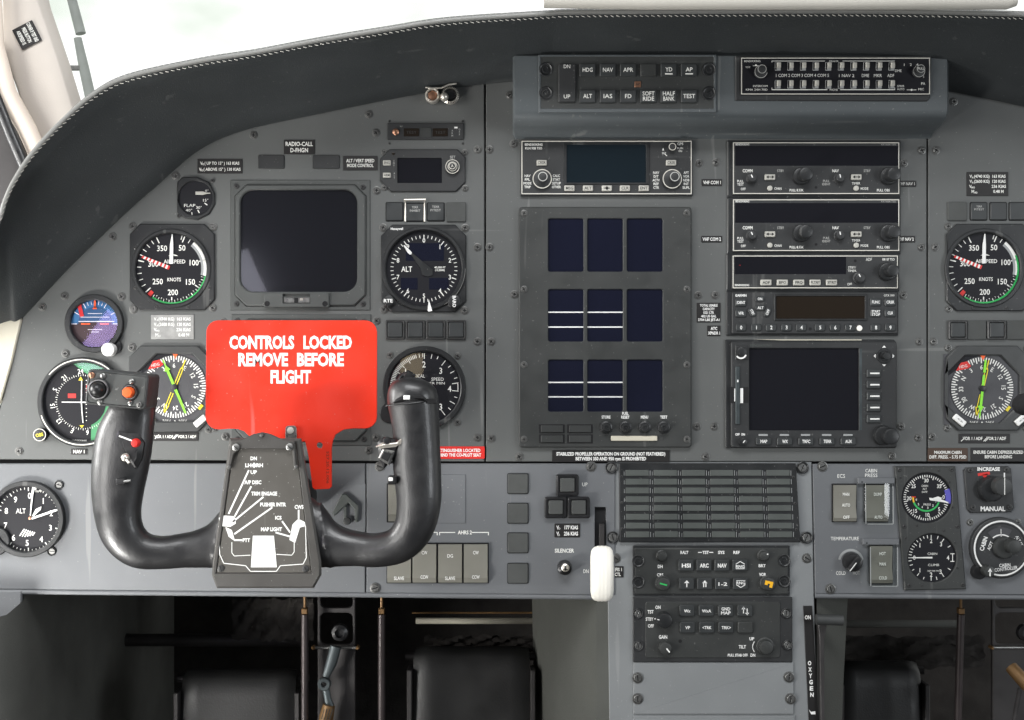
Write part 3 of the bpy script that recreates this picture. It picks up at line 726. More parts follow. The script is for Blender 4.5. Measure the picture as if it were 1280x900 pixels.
# ---- RMI
def compass(x0, y0, x1, y1, cx, cy, label, g_ang, g_off, y_ang, bug, right):
    t = T("compass_indicator", label, "compass gauge", (x0 + x1) / 2, y1)
    b = B("bezel"); b.plate(chamf(x0, y0, x1, y1, 15), 0, 4.5, 1.3, [chamf(cx - 46, cy - 41, cx + 46, cy + 43, 24)], 1.6); t.part("bezel", b)
    corner_screws(t, [(x0 + 3, y0 + 3), (x1 - 1, y0 + 4), (x0 + 2, y1 - 3), (x1 - 2, y1 - 3)], .2, .8)
    b = B("dial_grey"); b.rect(cx - 48, cy - 43, cx + 48, cy + 45, 0.9)
    b.m("dial").poly([(cx - 42, cy - 16), (cx - 42, cy - 22), (cx - 22, cy - 41), (cx - 2, cy - 42), (cx - 16, cy - 34)], 1.1); t.part("dial_face", b)
    b = B("dial_grey"); b.lathe(cx, cy, [(39.5, 1), (39.5, 1.8), (0, 1.8)], 60); b.m("ink")
    for i in range(72):
        a = i * 5 - 62 + 60; b.tick(cx, cy, 31.5 if i % 2 == 0 else 34, 38.8, a, 1.35, 2.0)
    for k, s in enumerate(("N", "3", "6", "E", "12", "15", "S", "21", "24", "W", "30", "33")):
        a = k * 30 - 62; b.text(s, *pos(cx, cy, 26.5, a), 5.4, 2.0, rot=a, bold=.008)
    t.part("compass_card", b)
    b = B("ink"); b.text("NAV", cx - 10, cy + 42.5, 3.6, 1.2, 10); b.text("NAV", cx + 10, cy + 42.5, 3.6, 1.2, 10); b.disc(cx, cy + 42.5, 1, 1.2, 10)
    b.m("orange").poly([(cx - 2.5, cy - 41), (cx + 4, cy - 41), (cx + .8, cy - 35)], 2.4)
    b.m("red").poly([(cx - 33, cy - 22), (cx - 27, cy - 32), (cx - 19, cy - 34), (cx - 14, cy - 28), (cx - 18, cy - 25), (cx - 27, cy - 23)], 2.5)
    b.m("ink").text("HDG", cx - 24, cy - 27.5, 3.6, 2.7, 10, rot=-12)
    b.m("yellow").rot(*pos(cx, cy, 41, 128), 38).rect(pos(cx, cy, 41, 128)[0] - 1.8, pos(cx, cy, 41, 128)[1] - 3.5, pos(cx, cy, 41, 128)[0] + 1.8, pos(cx, cy, 41, 128)[1] + 3.5, 2.2)
    t.part("markings", b)
    b = B("yellow"); p = lambda r, a, o=0: (cx + r * math.sin(R(a)) + o * math.cos(R(a)), cy - r * math.cos(R(a)) + o * math.sin(R(a)))
    b.line(*p(36, y_ang), *p(27, y_ang), 1.5, 2.8)
    for o_ in (-1.5, 1.5): b.line(*p(24, y_ang, o_), *p(3, y_ang, o_), 1.2, 2.8); b.line(*p(-8, y_ang, o_), *p(-25, y_ang, o_), 1.2, 2.8)
    b.line(*p(28, y_ang), *p(24, y_ang), .8, 2.8, 4); b.line(*p(-24, y_ang, 2), *p(-35, y_ang, 0), 1.5, 2.8); b.line(*p(-24, y_ang, -3), *p(-35, y_ang, 0), 1.5, 2.8)
    t.part("double_needle", b)
    b = B("lime"); b.line(*p(36, g_ang), *p(g_off, g_ang), 2.2, 3.4, 3.4); b.line(*p(g_off - (3 if g_off > 0 else 0), g_ang), *p(-24, g_ang), 3.2, 3.4)
    b.poly([p(-22, g_ang, -4), p(-22, g_ang, 4), p(-30, g_ang, 0)], 3.5); b.line(*p(-28, g_ang), *p(-37, g_ang), 1.6, 3.4)
    t.part("single_needle", b)
    b = B("bezel_black"); b.knob(cx, cy, 4, 1.8, 4.4, 18); t.part("needle_hub", b)
    for (bx, by, ro) in ((x0 + 15, y1 - 13, 40), (x1 - 11, y1 - 14, -40)):
        b = B("white"); b.rot(bx, by, ro).box(bx - 8.5, by - 3.8, bx + 8.5, by + 3.8, 4.5, 8, 1, .8); b.m("seam").text("<>", bx, by, 3, 8.2, 8, rot=0); b.rot(); t.part("mode_button", b)
    b = B("glass"); b.poly(chamf(cx - 46, cy - 41, cx + 46, cy + 43, 24), 3.9); t.part("glass", b)
    return t
compass(162, 432, 263, 540, 219, 483.5, "compass gauge with yellow and green needles half hidden by the switch box", 157, 2, 22, 0, False)
compass(1182, 432, 1285, 538, 1227, 485.5, "compass gauge with near-vertical green and yellow needles on the co-pilot panel", 6, 20, 12.5, 0, True)
def arrows(x0):
    def f(b, h):
        b.line(x0 + 2, x0 * 0 + f.y + 3, x0 + 7, f.y - 2.5, .9, h)
        for o_ in (0, 2): b.line(x0 + f.g + o_, f.y + 3, x0 + f.g + 5 + o_, f.y - 2.5, .9, h)
    return f
f1 = arrows(162 + 30); f1.y = 545.5; f1.g = 24
placard(191, 540.5, 248, 551, "VOR 1 / ADF     VOR 2 / ADF", "black VOR and ADF placard under the half hidden compass gauge", 3.6, 52, extra=f1)
f2 = arrows(1199); f2.y = 548.5; f2.g = 30
placard(1198, 542, 1262, 554, "VOR 1 / ADF    VOR 2 / ADF", "black VOR and ADF placard under the co-pilot compass gauge", 3.8, 54, extra=f2)

# ---- encoding altimeter
t = T("altimeter", "black drum-window altimeter reading ALT above the four dark buttons", "altimeter", 530, 390)
cx, cy = 530, 336
b = B("bezel_black"); b.plate(chamf(476.5, 281, 583, 390.5, 14), 0, 3.5, 1.3, [circ(cx, cy, 51, 56)], .8); b.bez(cx, cy, 47.5, 52.5, 3, 6.5); b.m("piping").arc(cx, cy, 51, 52, 90, 150, 6.4, 20); t.part("bezel", b)
corner_screws(t, [(479, 284.5), (581.5, 285), (480, 387), (581, 388)], .3, .85)
b = B("dial"); b.disc(cx, cy, 50, .8, 56); b.m("dial_grey").rect(478, 0, 478.01, .01, .8); t.part("dial_face", b)
b = B("ink"); h = 1.2
for i in range(50):
    big = i % 5 == 0; b.tick(cx, cy, 36.5 if big else 38, 42.3 if big else 41.8, i * 7.2, 1.1 if big else .8, h)
for i in range(10): b.text(str(i), *pos(cx, cy, 34 if i else 35.5, i * 36), 5.6, h, bold=.012)
b.text("ALT", 508.5, 336.5, 6.6, h, 13.5, bold=.01); b.text("40,000 FT\n(12,200M)", 550, 336, 2.3, h, [14, 12], bold=.02)
b.m("white").text("Honeywell", 496.5, 286.3, 2.8, 3.65, 15.5, bold=.03)
t.part("markings", b)
b = B("blue_screen"); b.rect(507.5, 304, 555, 326, 1.1); b.rect(501, 347.5, 522, 362, 1.1); b.rect(536.5, 347.5, 561, 362, 1.1); t.part("digit_windows", b)
b = B("white"); b.plate([(504.5, 307), (506, 306.5), (515, 315.5), (514.8, 318), (512.5, 318.6), (509.5, 316)], 2.4, 3, .2); b.m("bezel_black").plate([(513, 317.5), (515, 316), (541, 337), (541, 344), (535, 346), (528, 344), (526, 336)], 1.5, 2.2, .2); t.part("needle", b)
b = B("white"); b.plate([(536.5, 375), (541, 389), (536, 390), (535, 388)], 6.4, 7, .2); t.part("bug", b)
b = B("bezel_black"); b.knob(487, 376.5, 7, 3.5, 11, base=8); b.m("white").text("RTE", 486.5, 376.5, 4, 11.2, 11, bold=.03); t.part("rate_knob", b)
b = B("bezel_black"); b.knob(568.5, 377.5, 8, 3.5, 13, base=9); b.m("white").text("BARO", 568.5, 377.5, 4, 13.2, 14, rot=90, bold=.03); t.part("baro_knob", b)
glass_disc(t, cx, cy, 48.5, 5)

# ---- vertical speed indicator
t = T("vertical_speed_indicator", "round vertical speed gauge partly hidden by the yoke's grip", "vertical speed gauge", 530, 536)
cx, cy = 530.5, 484.5
b = B("bezel_black"); b.bez(cx, cy, 45.5, 52, 0, 6); b.plate(circ(488, 516, 13, 30), 0, 2.5, 1); t.part("bezel", b)
corner_screws(t, [(487.5, 444), (572, 445), (572, 528)], .1, .75)
b = B("dial"); b.disc(cx, cy, 47, .8, 56); t.part("dial_face", b)
b = B("ink"); h = 1.2
for i in range(-90, 271, 3):
    if i < -15: b.tick(cx, cy, 38 if i % 15 else 35, 43, i, .8, h)
for a in (-15, -9, -3): b.tick(cx, cy, 38, 43, a, .8, h)
for a, l in ((0, 7), (13, 6), (24, 4), (38, 8), (50, 4), (61, 6), (73, 4), (107, 4), (118, 7), (130, 4), (143, 8), (155, 4), (167, 6), (180, 7)): b.tick(cx, cy, 43 - l, 43, a, .9, h)
b.arc(cx, cy, 41.5, 42.5, 82, 96, h, 4); b.tick(cx, cy, 35, 43, 82, .9, h); b.tick(cx, cy, 35, 43, 96, .9, h)
for s, x, y in (("2", 530, 455.5), ("3", 551, 463.5), ("4", 562, 486), ("3", 551, 508.5), ("1", 507, 464.5)): b.text(s, x, y, 7.4, h, bold=.01)
b.text("SPEED", 547, 474, 4, h, 15.5); b.text("VERTICAL", 520, 470, 4, h, 22); b.text("FT PER MIN", 541, 479, 3, h, 30)
t.part("markings", b)
glass_disc(t, cx, cy, 46, 5)
# ---- big round altimeter low
t = T("altimeter", "large round altimeter with white needles at the edge of the lower panel", "altimeter", 33, 700)
cx, cy = 35, 648
b = B("bezel_black"); b.bez(cx, cy, 41, 47.5, 0, 8); b.plate(circ(-4, 676, 18, 30), 0, 5, 1); t.part("bezel", b)
for q in ((74, 606), (65, 689)): t.inst("fastener", DZUS_D, *q, 0, rand_rot(), .75)
b = B("dial"); b.disc(cx, cy, 42.5, .8, 56); t.part("dial_face", b)
b = B("ink"); h = 1.2; ccx, ccy = 36, 649
for i in range(50): b.tick(ccx, ccy, 35.5 if i % 5 == 0 else 37.5, 40, i * 7.2, 1.2 if i % 5 == 0 else .8, h)
for i in range(10): b.text(str(i), *pos(ccx, ccy, 29.5, i * 36 + 3), 7, h, bold=.012)
b.text("ALT", 26.5, 638.5, 6, h, 12); b.text("1000 FT", 48, 614, 2.4, h, 16)
for i in range(6): b.line(25 + i * 3.2, 671 - abs(i - 2) * .6, 31 + i * 2.6, 661 + i * .8, 1.4, h)
t.part("markings", b)
b = B("white"); b.plate([(38.4, 644), (39.6, 644), (43.5, 611), (41, 611)], 2.2, 2.8, .1); b.poly([(41, 608), (48.5, 608), (44, 613)], 2.8)
b.plate([(40, 646.5), (41.5, 649), (72, 638.5), (75, 636), (70, 636.2)], 3, 3.7, .1); b.plate([(41, 645), (43.5, 644.6), (52, 637), (53, 632.5), (46, 636)], 2.6, 3.3, .1); t.part("needles", b)
b = B("copper"); b.knob(39, 647, 2, 1, 4.2, 14); t.part("needle_hub", b)
glass_disc(t, cx, cy, 42, 6.5)

# ---- big blank displays
def crt(x0, y0, x1, y1, label, latch):
    t = T("flight_display", label, "display", (x0 + x1) / 2, y1)
    b = B("crt_bezel"); b.plate(rr(x0, y0, x1, y1, 1), 0, 1.5, .8, [chamf(x0 + 6, y0 + 6, x1 - 5, y1 - 5, 14)], .5); t.part("mounting_flange", b)
    b = B("crt_bezel"); b.plate(chamf(x0 + 6.5, y0 + 6.5, x1 - 5.5, y1 - 5.5, 14), 0, 4.5, 1.6, [rr(x0 + 13, y0 + 13, x1 - 16, y1 - 23, 17, 8)], 1.4); t.part("bezel", b)
    b = B("screen"); b.poly(rr(x0 + 12, y0 + 12, x1 - 15, y1 - 22, 17, 8), 0.4); t.part("screen", b)
    b = B("glass"); b.poly(rr(x0 + 13.5, y0 + 13.5, x1 - 16.5, y1 - 23.5, 17, 8), 1.5); t.part("glass", b)
    corner_screws(t, [(x1 - 9, y0 + 9), (x0 + 8, y0 + 8), (x0 + 8, y1 - 8), (x1 - 9, y1 - 8)], 1.6, .6, SCREW_D)
    if latch:
        b = B("crt_bezel"); b.plate(rr(331.5, 366.5, 412.5, 384.5, 1.5), 4.4, 8, .8, [rr(355, 368, 389, 379.5, .6)], .4); t.part("latch_cover", b)
        b = B("steel"); b.box(355.5, 372, 388.5, 379, 4.4, 6.4, .6, .5); b.m("seam").rect(369, 372.5, 374, 378.5, 6.6); b.m("chrome").rect(376, 373, 380, 376, 6.8); t.part("latch", b)
        for x in (335.5, 407.5): b = B("seam"); b.lathe(x, 380, [(3.4, 8), (3, 8.6), (1.5, 8.6), (0, 8)], 16); t.part("rubber_stop", b)
crt(288, 225, 463, 388, "large blank square display above the red sign", True)
crt(289, 393, 464, 557, "blank display almost covered by the red sign", False)

# ---- buttons, lamps and small panels of the flight panel
def square_key(x0, y0, x1, y1, label, group, style, txt=None, cap=2.8, wd=None):
    t = T("push_button", label, "button", (x0 + x1) / 2, y1, group=group)
    if style == "flat":
        b = B("seam"); b.plate(rr(x0, y0, x1, y1, 2), 0, .6, .2); t.part("surround", b)
        b = B("button"); b.box(x0 + .9, y0 + .9, x1 - .9, y1 - .9, .3, 2.4, 2, .8)
    elif style == "blank":
        b = B("blank"); b.box(x0, y0, x1, y1, 0, 2.6, 1.6, .7)
    else:
        b = B("bezel_black" if style == "black" else "screw_dark"); b.plate(rr(x0, y0, x1, y1, 2), 0, 4.2, 1.1, [rr(x0 + 2.4, y0 + 2.4, x1 - 2.4, y1 - 2.4, 1.4)], .5); t.part("surround", b)
        b = B("button" if style != "black" else "blank"); b.box(x0 + 3, y0 + 3, x1 - 3, y1 - 3, .5, 4.6, 1.2, .9)
    if txt: b.m("ink_dim").text(txt, (x0 + x1) / 2, (y0 + y1) / 2 - 4, cap, 2.55, wd, bold=.0, pitch=1.5)
    t.part("cap", b); return t
g = "square buttons over the altimeter"
square_key(482, 252.5, 504.5, 277, "plain dark square button above the altimeter, next to the blank display", g, "flat")
t = square_key(507, 253.5, 531, 277.5, "terrain inhibit button caged in a bright wire guard", g, "flat", "TERR\nINHIBIT", 2.8, [8, 13])
b = B("chrome"); b.tube([(507, 277, 2), (507, 255, 3), (506.5, 252, 5)], 1, 8); b.tube([(531, 277, 2), (531, 255, 3), (531.5, 252, 5)], 1, 8); b.tube([(505.5, 250.8, 5), (532.5, 250.4, 5)], 1.5, 8); t.part("wire_guard", b)
square_key(533.5, 253, 556, 277, "terrain test button just beside the wire-guarded button", g, "flat", "TERR\nP/TEST", 2.8, [9, 13])
square_key(558, 253, 582.5, 277.5, "plain dark square button at the row's end beside the panel seam", g, "blank")
g = "metal rimmed square buttons over the vertical speed gauge"
for i, lb in enumerate(("beside the red sign", "second from the red sign", "third from the red sign", "farthest from the red sign, by the panel seam")):
    x = 482 + i * 25.4; square_key(x, 400, x + 24.4, 424.5, "metal rimmed dark button under the altimeter, " + lb, g, "rim")
g = "square buttons over the co-pilot airspeed gauge"
for i, (x, lb, tx) in enumerate(((1184, "nearest the panel seam", None), (1212, "with tiny faint lettering", "TERR\nP/TEST"), (1236.5, "just after the lettered one", None), (1260.5, "cut by the picture edge", None))):
    square_key(x, 252.5, x + (24 if not i else 22), 276, "dark square button above the co-pilot airspeed gauge, " + lb, g, "flat" if i else "blank", tx, 2.4, [7, 12] if tx else None)
g = "square buttons over the co-pilot compass gauge"
for i, (x, lb, st) in enumerate(((1184.5, "first from the panel seam", "rim"), (1208.5, "second from the panel seam", "blank"), (1233, "third from the panel seam", "rim"), (1257.5, "cut by the picture edge", "blank"))):
    square_key(x, 400.5, x + 23.5, 424.5, "dark square button above the co-pilot compass gauge, " + lb, g, st)
for x0, y0, x1, y1, lb in ((323, 194, 355.5, 211, "between the speed limit and radio call placards"), (391, 194, 424.5, 211, "between the radio call and mode control placards")):
    t = T("warning_light", "unlit dark rectangular warning light " + lb, "warning light", (x0 + x1) / 2, y1, group="unlit warning lights above the blank display")
    b = B("unit"); b.box(x0, y0, x1, y1, 0, 1.6, 1.5, .6); t.part("lens", b)

# ELT remote
t = T("beacon_switch_panel", "thin dark strip with two dim amber windows below the chrome map lamps", "switch panel", 531, 174)
b = B("unit"); b.box(484.5, 154, 579.5, 175, 0, 2.4, 1, .7); t.part("face", b)
for x in (487, 578.5):
    for y in (151.5, 179.5): t.inst("screw", SCREW_S, x, y, 0, 0, .5)
for x in (505, 541): b = B("amber_screen"); b.box(x, 161, x + 19, 171, 2.4, 3, .6, .2); b.m("unit").text("TEST", x + 9.5, 166, 3.4, 3.1, 13); t.part("window", b)
b = B("unit_grey"); b.box(525.5, 160, 539.5, 172, 2.4, 3.2, .6, .3); t.part("switch", b)
b = B("copper"); b.lathe(495, 165.5, [(4.2, 2.4), (4, 4), (2.5, 5), (0, 5.4)], 18); t.part("indicator_lamp", b)
b = B("ink_dim"); b.m("white").rect(568, 159, 572, 161, 2.6); b.m("ink_dim").text("A\nR\nM", 565.5, 167, 2.2, 2.6); b.text("O\nF\nF", 574.5, 165.5, 2.2, 2.6); b.text("ELT", 502, 158.5, 1.6, 2.6); t.part("markings", b)
# small selector with display
t = T("altitude_selector", "small dark selector with tiny screen and concentric knob above the guarded buttons", "selector", 529, 239)
b = B("unit"); b.plate(chamf(475, 187, 582, 240, (12, 10, 12, 14)), 0, 3, 1.2, [rr(497, 198, 552.5, 229, .8)], .4); t.part("face", b)
corner_screws(t, [(480.5, 190), (581, 190.5), (480.5, 234.5), (581.5, 235.5)], .2, .7)
b = B("screen"); b.rect(496.5, 197, 553, 230, 1.2); t.part("screen", b)
key(t, 479, 201, 489, 207.5, 3, 5, "key", "ENG", 2.8, 7, "seam", 1); key(t, 479, 216.5, 489, 223, 3, 5, "key", "ARM", 2.8, 7, "seam", 1)
b = B("unit"); b.knob(566, 209.5, 8.6, 3, 8); b.m("outline").arc(566, 209.5, 8, 8.8, 0, 360, 8.3, 30).arc(566, 209.5, 5, 6, 0, 360, 8.4, 24); t.part("outer_knob", b)
b = B("unit"); b.knob(566, 209.5, 5, 8, 13); b.m("outline").arc(566, 209.5, 3.6, 4.3, 0, 360, 13.1, 20); b.text("A", 566, 209.5, 3.4, 13.1); t.part("inner_knob", b)
b = B("ink_dim"); b.text("SET", 566, 197, 3.4, 3.2, 6.5); b.text("V\nN\nV", 492.7, 204.5, 2, 3.2); b.text("A\nL\nT", 493.3, 220, 2, 3.2); t.part("markings", b)
b = B("amber_screen"); b.lathe(492, 192.5, [(2, 3), (1.6, 4), (0, 4.4)], 12); t.part("photocell", b)
# map lamps
t = T("map_light", "pair of small chrome swivel lamps at the glareshield's lower edge", "lamp", 553, 122, 0, .006)
b = B("chrome"); b.lathe(541, 121, [(8.5, -4), (9.4, 2), (9, 9), (7.6, 10.5), (6.6, 9.5), (6.4, 6)], 28); b.m("copper").lathe(541, 121, [(6.4, 7), (3, 8), (0, 8.2)], 6); t.part("lamp_head", b)
b = B("chrome"); b.lathe(563, 120, [(9, -4), (11, 0), (11, 5), (8.6, 7), (8, 4)], 40)
for i in range(30): p = pos(563, 120, 10.2, i * 12); b.m("seam").tick(563, 120, 9.2, 11.1, i * 12, .9, 6.4); b.m("chrome")
b.m("black_plastic").lathe(563, 120, [(8, 4), (7, 7), (5, 5), (0, 5)], 24); t.part("knurled_ring", b)
b = B("chrome"); b.lathe(556, 123.5, [(4, 3), (5.4, 8), (5.2, 12), (3.6, 15), (1.4, 16), (0, 16)], 20); t.part("ball_switch", b)
b = B("chrome"); b.tube([(533, 111, 8), (540, 112.5, 9), (552, 112, 9), (562, 107.5, 8), (571, 106, 7)], [1, 1.4, 1, 1.2, 1], 8); t.part("wire_spring", b)

# placards on the flight panel
placard(247, 199, 303, 217, "V₁ ( UP TO 15° ) 163 KIAS\nV₁ ( ABOVE 15° ) 130 KIAS".replace("₁", "ₗ") if False else "V  ( UP TO 15° ) 163 KIAS\nV  ( ABOVE 15° ) 130 KIAS", "black two-line flap speed limit placard above the flap gauge", 3.6, [49, 52], pitch=2.1, extra=lambda b, h: b.text("FE", 254, 205.5, 2.2, h, bold=.02).text("FE", 252.5, 213.2, 2.2, h, bold=.02))
placard(355, 175, 393.5, 193, "RADIO-CALL\nD-FHGN", "black radio call placard near the top of the flight panel", 5, [34, 22], pitch=1.55)
placard(429, 195, 472, 213, "ALT / VERT SPEED\nMODE CONTROL", "black placard about altitude and vertical speed mode control", 4, [35, 33], pitch=1.5)
placard(189, 393.5, 242.5, 424, "V  (4740 KG)  163 KIAS\nV  (2600 KG)  120 KIAS\nV                   236 KIAS\nM                  0.48 M", "shiny silver speed limit placard below the first airspeed gauge", 3.8, [46, 46, 46, 42], m="silver_placard", ink="white", pitch=1.75, extra=lambda b, h: b.text("A", 197, 400, 2.2, h, bold=.02).text("A", 197, 406.8, 2.2, h, bold=.02).text("MO", 197.5, 413.5, 2.2, h, bold=.02).text("MO", 199, 420, 2.2, h, bold=.02))
placard(1208, 215, 1260, 245, "V  (4740 KG)  163 KIAS\nV  (2600 KG)  120 KIAS\nV                   236 KIAS\nM                  0.48 M", "dark speed limit placard above the co-pilot's square buttons", 3.6, [45, 45, 46, 40], pitch=1.75, extra=lambda b, h: b.text("A", 1215.5, 222, 2.2, h, bold=.02).text("A", 1215.5, 228.3, 2.2, h, bold=.02).text("MO", 1216, 234.5, 2.2, h, bold=.02).text("MO", 1219, 241, 2.2, h, bold=.02))
placard(540, 558, 606, 573.5, "EXTINGUISHER LOCATED\nBEHIND THE CO-PILOT SEAT", "red fire extinguisher placard beside the yoke's grip", 3.8, [55, 57], m="red_placard", ink="white", bold=.03, r=1.5)
placard(690, 563, 837, 577.5, "STABILIZED PROPELLER OPERATION ON GROUND (NOT FEATHERED)\nBETWEEN 350 AND 950 rpm IS PROHIBITED", "long black propeller operation placard below the engine display", 4, [136, 88], bold=.03, ink="white")
placard(1159.5, 560, 1209.5, 576.5, "MAXIMUM CABIN\nDIFF. PRESS. - 5.75 PSID", "brown cabin differential pressure placard above the dual gauge", 3.8, [34, 46], m="brown_placard", ink="ink")
placard(1213, 559.5, 1282, 576.5, "ENSURE CABIN DEPRESSURIZED\nBEFORE LANDING", "black depressurize before landing placard near the picture edge", 3.8, [62, 34], bold=.02)
placard(877, 224, 902.5, 232.5, "VHF COM 1", "small VHF COM 1 placard beside the upper radio", 4, 22)
placard(876.5, 295, 902.5, 303, "VHF COM 2", "small VHF COM 2 placard beside the second radio", 4, 23, ink="white")
placard(1121, 226, 1145, 233.5, "VHF NAV 1", "small VHF NAV 1 placard at the far side of the upper radio", 3.6, 20, ink="ink_dim")
placard(1121, 295, 1143.5, 303, "VHF NAV 2", "small VHF NAV 2 placard at the far side of the second radio", 3.8, 19, ink="ink")
placard(871, 378.5, 900.5, 403, "TOTAL USABLE\nCAPACITY\n1521 LTR\n402 US GAL\n2704 LBS JET-A1", "black fuel capacity placard beside the transponder", 2.9, [22, 15, 13, 19, 27], bold=.03, pitch=1.55, ink="white")
placard(884, 407, 900.5, 420, "ATC\nXPNDR 1", "tiny ATC XPNDR 1 placard below the fuel capacity placard", 3.6, [8, 15], bold=.03, pitch=1.6, ink="white")
placard(693, 654.5, 725, 671.5, "V     177 KIAS\nV     236 KIAS", "small black landing gear speed placard above the silencer knob", 4.4, [27, 27], bold=.03, pitch=1.75, ink="white", extra=lambda b, h: b.text("LO", 698.5, 660.5, 2.2, h, bold=.02).text("LE", 698.5, 668.5, 2.2, h, bold=.02))
# ------------------------------------------------------------------ upper housing under the glareshield
HD = .046
t = T("avionics_housing", "grey moulded housing with a rounded lower lip under the glareshield", "housing", 914, 152, 0, HD)
b = B("housing"); prof = [(58, -52), (66, -8), (70, -1), (136, 0), (141, -2), (147, -8), (151, -18), (153, -32), (156, -52), (162, -60)]
for ring in (1,):
    L = []
    for x, ins in ((641, 5), (644, 0), (1184, 0), (1187.5, 5)):
        L.append([b.V(x, y if ins == 0 else y + (100 - y) * .03, h - ins) for y, h in prof])
    b.loops(L, False); b.F(*L[0]); b.F(*L[-1])
t.part("shell", b, smooth=50)
# autopilot controller
t = T("autopilot_panel", "dark autopilot control panel with HDG, NAV and APR keys in the housing", "control panel", 784, 141, 0, HD)
b = B("housing"); b.plate(rr(673, 68.5, 895.5, 141, 1), -2, 1.6, .8, [rr(676, 71, 892, 136, .6)], .6); t.part("surround", b)
b = B("unit_grey"); b.plate(rr(676, 71, 892.5, 136, .6), -2, 1, 0); t.part("face", b)
for x in (682, 886):
    for y in (87, 117): t.inst("screw", RECESS_SCREW, x, y, 1, 0, 1.05)
key(t, 698, 80.5, 719.5, 128.5, 1, 4, "unit", None, r=1.5, name="rocker_key", extra=lambda b, h: b.m("ink").text("DN", 708.5, 84, 4.6, h, 8).text("UP", 708.5, 121.5, 4.8, h, 8))
for i, s in enumerate(("HDG", "NAV", "APR", "", "YD", "AP")):
    x = 734.3 + i * 25.3
    key(t, x - 10, 80.5, x + 10, 96, 1, 4, "button" if s else "unit_grey", s or None, 5, {3: 12.5, 2: 8.5}.get(len(s)), dy=0 if i < 4 else -.5, extra=(lambda b, h, x=x: b.m("ink").rect(x - 4.8, 92.6, x + 4.8, 94, h)) if i > 3 else None)
for i, s in enumerate(("ALT", "IAS", "FD", "SOFT\nRIDE", "HALF\nBANK", "TEST")):
    x = 734.3 + i * 25.3
    key(t, x - 10, 113, x + 10, 129, 1, 4, "button", s, 5, [15, 14] if '\n' in s else {3: 11, 2: 8, 4: 15}[len(s)])
b = B("copper"); b.box(793, 102, 801, 109.5, 1, 2, .8, .3); b.m("unit").text("AP", 797, 105.7, 3, 2.1, 5); t.part("sensor_window", b)
# audio panel
t = T("audio_panel", "wide audio selector panel with two rows of pale toggle keys in the housing", "audio panel", 1043, 126, 0, HD)
b = B("unit"); b.plate([(919, 70), (1164, 70), (1162, 123), (1158, 127), (919, 126)], -4, 2, 1); t.part("case", b)
b = B("dial"); b.plate(rr(925, 72.5, 1161.5, 119.5, 1.5), 1.5, 4, .6); b.m("outline").frame(925.6, 73.2, 1161, 119, 1.1, 4.15); t.part("face", b)
b = B("ink"); h = 4.2
b.text("BENDIX/KING", 939.5, 77.5, 2.4, h, 20); b.text("VOX", 934, 85, 2.2, h, 6); b.text("INTERCOM", 949.5, 108.5, 2.4, h, 18); b.text("KMA 24H 70D", 945, 113, 2.4, h, 27); 
b.text("1 COM 2 COM 3 COM 4 COM 5", 1002, 95.3, 3.8, h, 66); b.text("1 NAV 2", 1057, 95.5, 3.8, h, 19); b.text("DME", 1080.5, 95.5, 3.8, h, 9); b.text("MKR", 1096, 95.5, 3.8, h, 10); b.text("ADF", 1112, 95.5, 3.8, h, 8.5)
b.text("PHONE", 1041, 113.2, 2.4, h, 10); b.text("SPEAKER", 1041, 77.6, 2, h, 12); b.text("DME", 1121.5, 89.5, 3, h, 8); b.text("SPKR\nAUTO", 1124.5, 110.5, 2.6, h, 9); b.text("MIC", 1150, 112.5, 2.8, h, 7); b.text("PA", 1152.5, 105.5, 3.4, h, 5); b.text("1   2   4", 1137.5, 82, 3, h, 18); b.text("5", 1153, 97, 2.6, h)
b.rect(964, 77, 1030, 77.7, h).rect(1052, 77, 1117, 77.7, h).rect(964, 112.6, 1033, 113.6, h).rect(1049, 112.6, 1117, 113.6, h).rect(963.6, 77, 964.3, 79, h).rect(963.6, 110.5, 964.3, 113.6, h).rect(1116.7, 110.5, 1117.4, 113.6, h)
b.rect(1132, 113, 1144, 113.6, h).disc(1138, 113.3, 1.3, h + .05, 10).rect(940, 83, 948, 83.6, h).disc(944, 82.6, 1.2, h + .05, 10)
t.part("markings", b)
for y in (78.8, 101.2):
    for i in range(10):
        x = 971.2 + i * 15.75 + (0)
        b = B("key_grey"); b.plate(rr(x - 3.6, y, x + 3.6, y + 10.5, .6), 4, 5, .3); b.m("seam").rect(x - 3.2, y + .8, x - 1.6, y + 9.8, 5.1)
        b.m("key").box(x - 1.5, y + 1, x + 3.2, y + 8, 5, 9, .6, .7); t.part("toggle_key", b)
for cx, cy, r in ((949.5, 91.5, 8), (1146, 91, 7.4)):
    b = B("unit"); b.knob(cx, cy, r, 4, 9); b.m("ink_dim").arc(cx, cy, r * .92, r, 100 if cx < 1000 else 60, 330, 8.5, 20); t.part("outer_knob", b)
    b = B("unit"); b.knob(cx, cy - 1.5, r * .62, 9, 15); b.m("ink_dim").arc(cx, cy - 1.5, r * .6, r * .68, 0, 360, 14.9, 20)
    if cx > 1000: b.m("ink").text("PULL", cx, cy - 1.5, 2.8, 15.2, 8)
    t.part("inner_knob", b)

